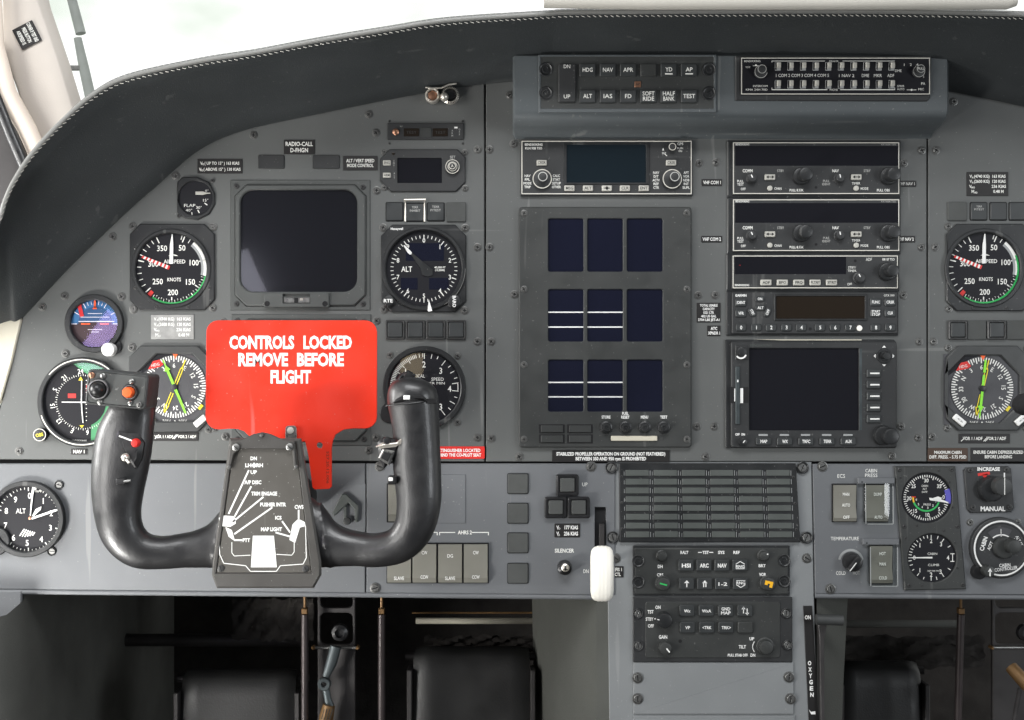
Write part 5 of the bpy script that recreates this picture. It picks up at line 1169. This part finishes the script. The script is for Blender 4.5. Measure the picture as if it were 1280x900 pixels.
# ------------------------------------------------------------------ oxygen lever strip
t = T("oxygen_placard", "tall black strip with white ON and OXYGEN lettering down the pedestal edge", "placard", 1014, 900, -1.5)
b = B("placard"); b.plate([(1004.3, 757.5), (1015.3, 757.5), (1024.5, 920), (1012, 920)], -1.5, -.3, .2); b.m("white").text("ON", 1009.8, 771.8, 4.6, -.15, 7.5, bold=.04)
for i, ch in enumerate("OXYGEN"): b.text(ch, 1012 + i * .6, 829 + i * 7.9, 5, -.15, 4.4, bold=.04)
b.poly([(1011, 887), (1014, 890), (1019, 889), (1019.5, 893), (1014, 893)], -.1); t.part("strip", b)
t = T("oxygen_lever", "dark grey T-shaped oxygen lever beside the white ON lettering", "lever", 1034, 780, 0, .004)
b = B("bezel"); b.tube([(1018, 772.5, 8), (1051, 773.5, 8)], 6.6, 20); t.part("grip_bar", b)
b = B("dark_metal"); b.plate([(1022, 778), (1034, 778), (1030, 800), (1031, 940), (1026, 940), (1024, 800)], -8, 2, 1); t.part("stem", b)

# ------------------------------------------------------------------ cabin climate panel
def rocker(x0, y0, x1, y1, label, lines, tilt=0):
    t = T("rocker_switch", label, "rocker", (x0 + x1) / 2, y1)
    b = B("seam"); b.plate(rr(x0 - 1.6, y0 - 1.6, x1 + 1.6, y1 + 1.6, .5), 0, .8, .2); t.part("surround", b)
    b = B("rocker"); L = []; H = y1 - y0
    for f, h in ((0, 1), (0, 5), (.35, 4), (.6, 3.2), (.9, 6.5), (1, 4.5), (1, 1)): L.append([b.V(x0 + k * (x1 - x0), y0 + f * H, h) for k in (0, 1)])
    b.loops(L, False); b.F(*[r[0] for r in L]); b.F(*[r[1] for r in L]); t.part("paddle", b, smooth=20)
    b = B("ink")
    for s, f in lines: b.text(s, (x0 + x1) / 2 + 1, y0 + f * H, 3.8, 7 if f > .7 else 5.3, 10 if len(s) > 3 else 8, bold=.02)
    t.part("lettering", b)
    return t
rocker(1041, 606, 1069, 651, "unguarded grey rocker under the ECS lettering", (("MAN", .25), ("AUTO", .55), ("OFF", .88)))
def guarded(x0, y0, x1, y1, label, lines):
    t = rocker(x0, y0, x1, y1, label, lines)
    b = B("lower_panel"); b.box(x0 - 10, y0 - 9, x1 + 8.5, y0 - 1.5, 0, 5, 1, .8); b.m("seam").disc(x0 - 5, y0 - 4, 1, 5.2, 10); t.part("guard_hinge", b)
    b = B("clear_plastic"); L = []
    P = [(x0 - 3.5, 0), (x0 - 3.5, 12), (x0 - .8, 14), (x1 + .8, 14), (x1 + 3.5, 12), (x1 + 3.5, 0)]
    for y in (y0 - 3, y1 + 2): L.append([b.V(x, y, h) for x, h in P])
    b.loops(L, False); b.F(*L[-1]); t.part("clear_guard", b)
    b = B("ink_dim"); b.m("key_grey").line(x0 - 3.2, y0, x0 - 2.6, y1 + 2, 1.1, 13.2).line(x1 + 3.4, y0, x1 + 3.8, y1 + 2, 1.1, 13.2).line(x0 - 1, y1 + 2, x1 + 3, y1 + 2, 1.2, 13.8); t.part("guard_edge", b)
guarded(1081, 606, 1108.5, 651, "grey rocker under a clear guard, marked DUMP and AUTO", (("DUMP", .25), ("AUTO", .88)))
guarded(1087, 682, 1114, 728, "grey rocker under a clear guard, marked HOT, MAN and COLD", (("HOT", .2), ("MAN", .48), ("COLD", .85)))
deco("lettering", "pale ECS lettering above the unguarded rocker", 1051, 598, lambda b: b.text("ECS", 1051.5, 595, 4.4, .12, 9.5))
deco("lettering", "pale two-line CABIN PRESS lettering above the guarded rocker", 1089, 597, lambda b: b.text("CABIN\nPRESS", 1089, 591.2, 4.2, .12, [14.5, 15.5], pitch=1.4))
deco("lettering", "pale TEMPERATURE lettering above the cold to hot knob", 1056, 676, lambda b: b.text("TEMPERATURE", 1056, 673.2, 4.2, .12, 35))
deco("lettering", "pale COLD and HOT lettering beneath the temperature knob", 1060, 719, lambda b: b.text("COLD", 1051, 716.3, 4.2, .12, 12).m("ink_dim").text("HOT", 1070.5, 716.3, 4.2, .12, 8.5))
t = T("temperature_knob", "black temperature knob with a pale arc around its top", "knob", 1063, 712)
b = B("key_grey"); b.arc(1063.5, 702, 13, 16, -80, 80, .3, 20); t.part("scale_arc", b)
b = B("black_plastic"); b.knob(1064, 701.5, 11.5, 0, 13, 32); b.rot(1064, 701.5, 38); b.plate(rr(1060.5, 692, 1067.5, 713, 2), 12, 18, 1.5); b.m("white").rect(1063.5, 700, 1064.6, 713, 18.2); t.part("knob", b)
# dual gauge
t = T("cabin_gauges", "black two-dial cabin pressure and climb instrument on the climate panel", "gauge", 1162, 737)
b = B("unit_grey"); b.plate([(1117, 582.5), (1193, 582.5), (1206.5, 736), (1129.5, 737.5)], 0, 4, 1.4, [circ(1157.5, 622, 31.5, 44), circ(1164, 697, 30.5, 44)], 1); t.part("case", b)
for x, y in ((1123, 587), (1188, 586.5), (1129, 657.5), (1195.5, 657.5), (1135, 731), (1202, 730)): t.inst("screw", SCREW_S, x, y, 4, 0, .8)
for cx, cy in ((1157.5, 622), (1164, 697)):
    for dx, dy in ((-37, -28), (16, -38), (31, -22), (35, 13), (-14, 38)): t.inst("screw", SCREW_S, cx + dx * .9, cy + dy * .9, 3.9, 0, .5)
cx, cy = 1157.5, 622
b = B("dial"); b.disc(cx, cy, 32.5, .8, 44); b.disc(1164, 697, 31.5, .8, 44); t.part("dial_face", b)
b = B("ink"); h = 1.2
for i in range(60): 
    a = -100 + i * 6; b.tick(cx, cy, 25.5 if i % 5 else 23.5, 28.5, a, 1, h)
for s, a in (("25", -48), ("30", 0), ("35", 48), ("20", -92), ("15", -140), ("10", 176), ("5", 132), ("0", 88)): b.text(s, *pos(cx, cy, 21.5, a), 4.6, h, bold=.015)
b.m("green").arc(cx, cy, 15.5, 17.6, 95, 250, h, 20); b.m("amber").arc(cx, cy, 15.5, 17.6, 250, 272, h, 3); b.m("red").arc(cx, cy, 13, 18.5, 272, 276, h, 2); b.m("blue").arc(cx, cy, 24, 31, 68, 104, h + .1, 5)
b.m("ink").text("CABIN\nALT\nDIFF", cx - 2, cy - 11, 2.4, h, [8, 5, 7], pitch=1.6); b.text("PRESS", cx + 1, cy + 8.5, 2.6, h, 9)
for s, a in (("6", -100), ("5", -130), ("4", -156), ("3", 172), ("2", 140), ("1", 112)): b.text(s, *pos(cx, cy, 12.8, a), 2.8, h, bold=.015)
cx2, cy2 = 1163.5, 697
for a, l in ((-90, 7), (-98, 4), (-82, 4), (-74, 4), (-66, 4), (-58, 4), (-50, 5), (-40, 3), (-30, 4), (-20, 3), (-10, 4), (0, 6), (18, 4), (34, 6), (58, 4), (122, 4), (146, 6), (165, 4), (180, 5), (200, 3), (218, 4), (236, 3), (250, 4)): b.tick(cx2, cy2, 28.5 - l, 28.5, a, .9, h)
b.rect(cx2 + 24, cy2 - 5.5, cx2 + 29, cy2 - 4.5, h).rect(cx2 + 24, cy2 + 4, cx2 + 29, cy2 + 5, h).rect(cx2 + 26.3, cy2 - 4.5, cx2 + 27.2, cy2 + 4, h)
for s, a in (("2", 0), ("3", 36), ("4", 90), ("3", 146), ("2", 180), ("1", -42), ("1", -138), ("0", -90)): b.text(s, *pos(cx2, cy2, 21, a), 5.2, h, bold=.015)
b.text("CABIN", cx2 + 1.5, cy2 - 5, 2.8, h, 12); b.text("CLIMB", cx2 + 3, cy2 + 9, 2.8, h, 14); b.text("FEET PER MIN", cx2 + 3, cy2 + 16.5, 1.8, h, 15)
t.part("markings", b)
b = B("white"); b.plate([(cx + 3, cy), (cx + 4, cy + 3), (cx + 27, cy + 6.5), (cx + 27, cy + 5.3), (cx + 16, cy + 1)], 2, 2.7, .1).plate([(cx + 7, cy + .5), (cx + 10, cy + 3), (cx + 17, cy + 2.5), (cx + 19, cy), (cx + 14, cy - 1.8)], 2.6, 3.2, .1); b.plate([(cx2 - 25, cy2 - .7), (cx2 - 25, cy2 + .3), (cx2 + 1, cy2 + .6), (cx2 + 1, cy2 - 1.4)], 2, 2.8, .1); t.part("needles", b)
glass_disc(t, cx, cy, 31, 3.6); glass_disc(t, 1164, 697, 30, 3.6)
# manual pressure knob
t = T("pressure_knob_panel", "square black plate with offset knob marked INCREASE and MANUAL", "knob panel", 1236, 640)
b = B("unit"); b.plate([(1207, 584), (1259, 582.5), (1263, 586), (1266.5, 634), (1263, 640), (1212, 641), (1208, 636), (1204, 588)], 0, 3, 1.2); t.part("face", b)
corner_screws(t, [(1211.5, 587.5), (1256.5, 587), (1215, 634), (1260.5, 633.5)], 3, .62, SCREW_D)
b = B("white"); b.text("INCREASE", 1234.5, 586, 4.2, 3.15, 28, bold=.04); b.text("MANUAL", 1240, 635.5, 5.4, 3.15, 31, bold=.04); b.m("red").rot(1230, 592, -8).rect(1221, 590, 1236, 593.5, 3.15).poly([(1226, 593), (1234, 592), (1229, 598)], 3.15); b.rot(); t.part("markings", b)
b = B("bezel_black"); b.knob(1236, 611, 16, 3, 12, 36); t.part("base_ring", b)
b = B("bezel"); b.knob(1245, 606, 11.5, 12, 24, 36); b.m("ink").rect(1245, 595, 1246, 616, 24.15); b.m("white").rect(1244.4, 588.5, 1246, 594.5, 24.15); t.part("knob", b)
# cabin controller
t = T("cabin_controller", "large round cabin controller dial ringed in white by the frame edge", "controller", 1250, 720)
cx, cy = 1248.5, 684
b = B("unit"); b.lathe(cx, cy, [(38, 0), (38, 7), (36.5, 8), (31, 8), (30, 7.2), (0, 7.2)], 60); b.m("white").arc(cx, cy, 32.6, 34.6, -140, 196, 8.2, 60); t.part("dial", b)
b = B("brown_placard"); b.m("dial_grey").poly([pos(cx, cy, 26, a) for a in range(-42, 31, 6)] + [pos(cx, cy, 14, a) for a in range(30, -43, -6)], 8.0); b.m("white").arc(cx, cy, 16, 17.5, -40, 32, 8.2, 10); b.tick(cx, cy, 14, 24, -2, .8, 8.2)
b.text("CABIN", *pos(cx, cy, 23, -76), 5, 8.2, 18, rot=-72, bold=.03); b.text("ACFT", *pos(cx, cy, 14.5, -78), 4, 8.2, 11, rot=-65, bold=.02); b.text("ALT-FT\nX1000", *pos(cx, cy, 21, 68), 3.8, 8.2, [14, 12], rot=62, bold=.02); b.text("CABIN", cx + 4, cy + 21, 4, 8.2, 14, rot=-4, bold=.02); b.text("CONTROLLER", cx + 5.5, cy + 25.5, 4, 8.2, 29, rot=-7, bold=.02); t.part("markings", b)
b = B("unit_grey"); b.knob(cx + 3, cy - 1, 14, 7.5, 13, 36); t.part("knob_base", b); b = B("unit_grey"); b.knob(1258, 679.5, 9.2, 13, 25, 12); t.part("knob", b)
t = T("rate_knob", "small black knob with a white arrow at the cabin controller's rim", "knob", 1223, 720)
b = B("black_plastic"); b.knob(1222, 714, 9.5, 0, 8, 28); t.part("base", b); b = B("unit_grey"); b.knob(1229, 711, 7, 8, 20, 26); b.m("white").rect(1228.4, 710, 1230, 716.5, 20.2).poly([(1226.6, 711), (1229.2, 706.5), (1231.8, 711)], 20.2); t.part("knob", b)

# ------------------------------------------------------------------ red control lock sign
SD = .105
t = T("control_lock_sign", "big red metal CONTROLS LOCKED plate standing behind the yoke hub", "sign", 365, 612, 0, SD)
P = []
def arcp(cx, cy, r, a0, a1, n=8): return [pos(cx, cy, r, a0 + (a1 - a0) * i / n) for i in range(n + 1)]
P += arcp(456.5, 415.5, 15, 0, 90) + arcp(456.5, 520.5, 15, 90, 180) + [(441, 535.5)]
P += [(430, 537), (420, 543), (416.5, 551), (415, 560), (415, 608), (412, 611)] + [(393, 611.5), (391, 609), (386, 570), (382, 552)] + [(330, 550), (316, 549), (311, 544), (306, 539), (298, 536), (290, 535.5)]
P += arcp(273.5, 520.5, 16, 180, 270) + arcp(273.5, 415.5, 15, 270, 360)
b = B("red_sign"); b.plate(P, 0, 2.6, .5, [circ(400, 556.5, 3.8, 20)], .2); t.part("plate", b)
b = B("white"); b.text("CONTROLS", 327.8, 428, 15, 2.75, 81, bold=.04); b.text("LOCKED", 410, 428, 15, 2.75, 60.5, bold=.04); b.text("REMOVE", 329.6, 449.5, 15, 2.75, 62, bold=.04); b.text("BEFORE", 401, 449.5, 15, 2.75, 58.5, bold=.04); b.text("FLIGHT", 364, 471, 15, 2.75, 50.5, bold=.04); t.part("lettering", b)
b = B("seam"); b.m("brown_placard").text("527.20.12.006", 410, 584, 3, 2.75, 40, rot=90); t.part("stamped_number", b)
t = T("lock_pin", "silver pin tab with a round bolt at the foot of the red plate", "pin", 364, 556, 0, SD + .006)
b = B("steel"); b.plate(rr(357, 532, 371, 566, 4), 0, 2, .6); t.part("tab", b); b = B("white"); b.m("key").lathe(363.5, 538, [(4.4, 2), (4.2, 3.4), (2.6, 4.4), (0, 4.6)], 20); t.part("bolt", b)

# ------------------------------------------------------------------ yoke
YD = .13
t = T("control_yoke", "black two-horn control yoke with a checklist plate on its hub", "yoke", 335, 650, -20, YD)
def solid(parts, vox, smooth_it, name, m, kk):
    V = []; F = []
    for b in parts:
        o_ = len(V); V += b.v; F += [tuple(i + o_ for i in f) for f in b.f]
    me = bpy.data.meshes.new(name); me.from_pydata([((x - t.x) * kk, -(h - t.h) * kk, -(y - t.y) * kk) for x, y, h in V], [], F)
    bm = bmesh.new(); bm.from_mesh(me); bmesh.ops.recalc_face_normals(bm, faces=bm.faces); bm.to_mesh(me); bm.free()
    o = bpy.data.objects.new(name, me); C.objects.link(o)
    r = o.modifiers.new("r", 'REMESH'); r.mode = 'VOXEL'; r.voxel_size = vox
    s = o.modifiers.new("s", 'SMOOTH'); s.factor = .5; s.iterations = smooth_it
    dg = bpy.context.evaluated_depsgraph_get(); m2 = bpy.data.meshes.new_from_object(o.evaluated_get(dg))
    bpy.data.objects.remove(o); bpy.data.meshes.remove(me)
    m2.materials.clear(); m2.materials.append(MATS[m]); m2.shade_smooth()
    o = bpy.data.objects.new(name, m2); C.objects.link(o); o.parent = t.o; return o
def crs(P, n=6):
    out = []
    for i in range(len(P) - 1):
        p0, p1, p2, p3 = [P[max(0, min(len(P) - 1, k))] for k in (i - 1, i, i + 1, i + 2)]
        for s in range(n):
            u = s / n; out.append([.5 * ((2 * b_) + (c_ - a_) * u + (2 * a_ - 5 * b_ + 4 * c_ - d_) * u * u + (3 * b_ - a_ - 3 * c_ + d_) * u ** 3) for a_, b_, c_, d_ in zip(p0, p1, p2, p3)])
    out.append(list(P[-1])); return out
def horn(P):                                   # x, y, h, half-width, half-depth
    Q = crs(P); b = B("yoke"); b.tube([q[:3] for q in Q], [q[3] for q in Q], 24, [q[4] for q in Q]); return b
rh = horn([(362, 668, -14, 56, 22), (385, 674, -13, 45, 22), (406, 681, -10, 32, 21), (426, 685, -8, 25, 20), (448, 687, -6, 22, 19), (472, 688, -2, 21.5, 19), (500, 680, 2, 23, 20), (518, 658, 5, 25.5, 21), (524, 628, 6, 28, 22), (523, 600, 6, 29.5, 22), (521, 570, 6, 30.5, 22), (521, 545, 6, 29.5, 23), (519, 520, 7, 30.5, 24), (516.5, 498, 8, 32, 25), (516, 484, 8, 29, 23), (516.5, 476, 8, 21, 17), (517, 471, 8, 8, 8)])
lh = horn([(312, 668, -14, 56, 22), (289, 676, -13, 42, 22), (268, 683, -10, 30, 21), (248, 687, -8, 24.5, 20), (228, 689, -6, 22, 19), (200, 691, -2, 21, 19), (174, 686, 2, 24, 20), (156, 668, 4, 27, 21), (149, 642, 5, 29, 22), (149, 610, 5, 33, 22), (153, 576, 5, 36, 22), (158, 545, 5, 35.5, 22), (164, 522, 3, 31, 21), (167, 508, 0, 28, 20), (168, 500, -2, 27, 18)])
hub = B("yoke"); hub.plate([(290, 546), (380, 546), (386, 560), (412, 690), (412, 714), (397, 734.5), (273, 734.5), (267, 716), (270, 690)], -92, 16, 4)
yk = solid([rh, lh, hub], .00135, 16, "horn_body", "yoke", t.k)
b = B("dark_metal"); b.lathe(335, 640, [(24, -30), (24, -120), (34, -122), (34, -160)], 32); t.part("column_shaft", b)
# hub face plate and its checklist print
b = B("yoke_hub"); b.plate([(291, 547), (379, 547), (404, 700), (404, 716), (395, 732), (275, 732), (269, 716), (270, 700)], 12, 18, 2.4, [[(296, 553), (373.5, 553), (392.5, 713.5), (274.5, 713.5)]], .8); t.part("hub_rim", b)
b = B("yoke_plate"); b.plate([(297, 553.5), (373, 553.5), (391.8, 713), (275.2, 713)], 12, 17, .6)
fp = t.part("checklist_plate", b, smooth=25)
b = B("white"); h = 17.3
b.text("DN", 321, 571.5, 4.2, h, 8, bold=.04); b.text("LH   RH", 321.5, 580, 4.4, h, 22, bold=.04); b.poly([(321.5, 576.5), (325, 580), (321.5, 583.5), (318, 580)], h); b.text("UP", 321, 588.5, 4.2, h, 8, bold=.04)
b.text("A/P DISC", 320, 601, 4.4, h, 21, bold=.04); b.text("TRIM ENGAGE", 334, 615, 4.4, h, 32, bold=.04); b.text("PUSHER INTR", 345, 628.5, 4.4, h, 32, bold=.04); b.text("CWS", 377, 631.5, 4.4, h, 11, bold=.04); b.text("ICS", 351.5, 644.8, 4.2, h, 8, bold=.04); b.text("MAP LIGHT", 343, 659, 4.4, h, 26, bold=.04); b.text("PTT", 312, 672.5, 4.2, h, 9, bold=.04)
for l in ((315, 586, 290, 640), (318, 606, 297, 644), (333, 619, 295, 650), (344, 632, 297, 665), (376.5, 635, 376.5, 648), (356, 649, 366, 663), (348, 663, 366, 668), (297, 672.5, 307, 672.5)): b.line(*l, 2, h)
b.poly([(278, 645), (283, 642), (298, 643), (299, 652), (292, 656), (280, 655)], h); b.poly([(286, 656), (294, 660), (298, 674), (290, 668)], h); b.poly([(369, 653), (376, 646), (384, 650), (385, 655), (378, 657), (372, 676), (365, 672)], h)
b.poly([(320, 667), (346, 667), (349.5, 706), (317.5, 706)], h)
P = [(278, 655), (279, 690), (284, 701), (311, 704), (317, 711), (349, 711), (354, 704), (382, 702), (386, 694), (385, 655)]
for p, q in zip(P, P[1:]): b.line(*p, *q, 1, h)
for P in ([(294, 675), (294, 688), (297, 692), (317, 691)], [(371, 675), (371, 687), (368, 691), (349, 690)]):
    for p, q in zip(P, P[1:]): b.line(*p, *q, .9, h)
t.part("checklist_print", b, parent=fp)
b = B("yoke_hub"); b.m("yoke_hub").plate([(294, 549.5), (306, 548.5), (322, 541), (332, 539), (342, 541), (358, 548.5), (372, 549.5), (375, 584), (371.5, 584), (369.5, 561), (360, 559.5), (305, 559.5), (297.5, 566), (293, 585), (289.5, 584)], 18, 22, 1); t.part("clip_bracket", b)
for x, y in ((300.5, 557.5), (366.5, 557)):
    b = B("steel"); b.lathe(x, y, [(4.6, 22), (4.4, 24), (3, 24.6), (0, 24.6)], 20); b.m("seam").rot(x, y, 40).rect(x - 3.4, y - .5, x + 3.4, y + .5, 24.8); t.part("clip_screw", b)
for x, y in ((292, 582), (374.5, 581.5), (332, 543)):
    b = B("screw"); b.lathe(x, y, [(2.6, 20), (2.4, 24), (1.4, 25), (0, 25)], 14); t.part("clip_pin", b)
for x, y in ((280.5, 707.5), (385, 708)):
    b = B("screw_dark"); b.lathe(x, y, [(4.4, 16), (4.2, 18), (3, 18.4), (0, 18.4)], 18); b.m("seam").rot(x, y, 70).rect(x - 3.2, y - .4, x + 3.2, y + .4, 18.6); t.part("plate_screw", b)
for x in (293.5, 295):
    pass
# switch box on the outer horn
b = B("bezel"); b.rot(160, 486, 5.5).plate(rr(124, 464, 198, 507, 5), 0, 44, 1.6, [rr(126.5, 466.5, 195.5, 504.5, 4)], .3)
sb = t.part("switch_box", b, smooth=25)
b = B("crt_bezel"); b.rot(160, 486, 5.5).plate(rr(126.7, 466.7, 195.3, 504.3, 4), 40, 43.4, .5); t.part("switch_plate", b, parent=sb)
b = B("bezel_black"); b.lathe(139.5, 485.5, [(13.5, 43), (13, 46), (11.5, 47), (11, 46)], 32); b.m("steel").lathe(139.5, 485.5, [(12.6, 45.5), (11.8, 47.5), (10.6, 47.5), (10.2, 46)], 32); b.m("black_plastic").lathe(139.5, 485.5, [(9.6, 44), (9, 49), (7.5, 54), (5.5, 57), (2, 58.6), (0, 58.8)], 32); t.part("trim_switch", b, parent=sb)
b = B("bezel_black"); b.lathe(177, 489, [(10.6, 43), (10, 45.4), (8, 45.6), (7.6, 43.6)], 28); b.m("steel").lathe(177, 489, [(9, 44), (8.4, 45.8), (7.6, 45.8)], 28); b.m("orange").lathe(176.5, 489, [(6.6, 44), (6.4, 52), (5.4, 53.6), (0, 54.2)], 28); t.part("disconnect_button", b, parent=sb)
for x, y, r_, m_ in ((131, 468.5, 3.8, "copper"), (144.5, 469.5, 3.6, "steel"), (141, 501.5, 3.2, "steel"), (179.5, 476, 3.2, "steel"), (177.5, 502, 3, "steel"), (188.5, 504.5, 3.6, "screw")):
    b = B(m_); b.lathe(x, y, [(r_, 43), (r_ * .95, 45), (r_ * .6, 45.6), (0, 45.6)], 18); b.m("seam").rot(x, y, x * 13 % 180).rect(x - r_ * .8, y - .4, x + r_ * .8, y + .4, 45.7); t.part("screw", b, parent=sb)
# thumb switches on the outer horn
b = B("black_plastic"); b.plate([(152, 536), (158, 532), (180, 540), (187, 552), (184, 572), (178, 584), (172, 580), (160, 560)], 10, 27, 5); tw = t.part("thumb_switch_well", b)
b = B("red"); b.m("red").lathe(179, 551.5, [(5.4, 26), (5.2, 31), (3.6, 33), (0, 33.4)], 20); b.m("white").line(158, 543, 174, 549, 1.8, 27.4); t.part("trim_disconnect", b, parent=tw)
b = B("chrome"); b.lathe(166, 569.5, [(5.4, 25), (5, 29), (3, 32), (0, 33)], 20); b.tube([(166, 569.5, 30), (172, 576, 31)], 1.8, 8); t.part("toggle", b, parent=tw)
b = B("steel"); b.tube([(164, 599, 27.5), (172, 598, 26.5)], 1.7, 8); b.m("black_plastic").box(154, 595, 166, 603, 20, 27.5, 2, 1); t.part("trigger_catch", b)
# grip cap on the inner horn
b = B("black_plastic"); b.tube([(485, 506, 22), (500, 504.5, 31), (516, 503, 33), (532, 501, 31), (545, 498.5, 22)], .9, 8); t.part("grip_seam", b)
b = B("black_plastic"); b.plate([(494, 503), (499, 497), (508, 492.5), (520, 490.5), (529, 491.5), (535, 497), (536, 500)], 18, 34, 3); gp = t.part("lamp_housing", b)
b = B("white"); b.m("white").box(507.5, 493, 515.5, 498.3, 33, 35, .6, .4); t.part("map_lamp", b, parent=gp)
b = B("black_plastic"); b.box(534, 497.5, 548, 503.5, 16, 29, 1, .8); t.part("side_catch", b)
b = B("black_plastic"); b.lathe(512, 471, [(6, 0), (6, 14), (5, 16), (0, 16.5)], 16); b.tube([(500, 475, 10), (503, 469.5, 10), (512, 467.5, 10), (520, 470, 10)], [2.5, 3, 4.5, 2], 12); t.part("top_switch", b)
b = B("black_plastic"); b.plate([(474, 552), (480, 546), (496, 548), (512, 534), (497, 568), (482, 584), (476, 572)], 2, 22, 4); tg = t.part("thumb_guard", b)
b = B("chrome"); b.plate([(474, 556), (480, 551.5), (496, 552.5), (503, 547), (507, 540), (509, 541), (504, 553), (497, 557), (478, 559)], 21, 24.5, .8); b.tube([(473, 556.5, 24), (485, 554, 26), (500, 552, 25)], 1, 8); t.part("bright_edge", b, parent=tg)
b = B("chrome"); b.m("steel").plate([(481, 559), (496, 562), (489, 580), (475, 571)], 16, 24, 2); b.m("seam").plate([(483, 563), (492, 565), (487, 575), (479, 570)], 23.6, 25, .4); t.part("trigger", b, parent=tg)
b = B("black_plastic"); b.knob(486, 549, 4.4, 18, 28, 18); t.part("push_knob", b, parent=tg)
b = B("black_plastic"); b.box(487, 593, 498, 603, 10, 26, 2, 1.2); b.m("white").box(488.5, 594, 494, 598.5, 25, 27, .8, .5); t.part("catch", b)

t = T("yoke_grip", "black rounded grip end poking in beside the co-pilot compass gauge at the frame edge", "grip", 1280, 506, 0, .12)
b = B("seam"); b.tube([(1266, 508, 0), (1269, 507.5, 0), (1276, 506, 0), (1300, 503, 0), (1340, 500, 0)], [3, 9, 13.5, 16, 17], 20, [3, 8, 12, 15, 16]); t.part("grip", b, smooth=60)
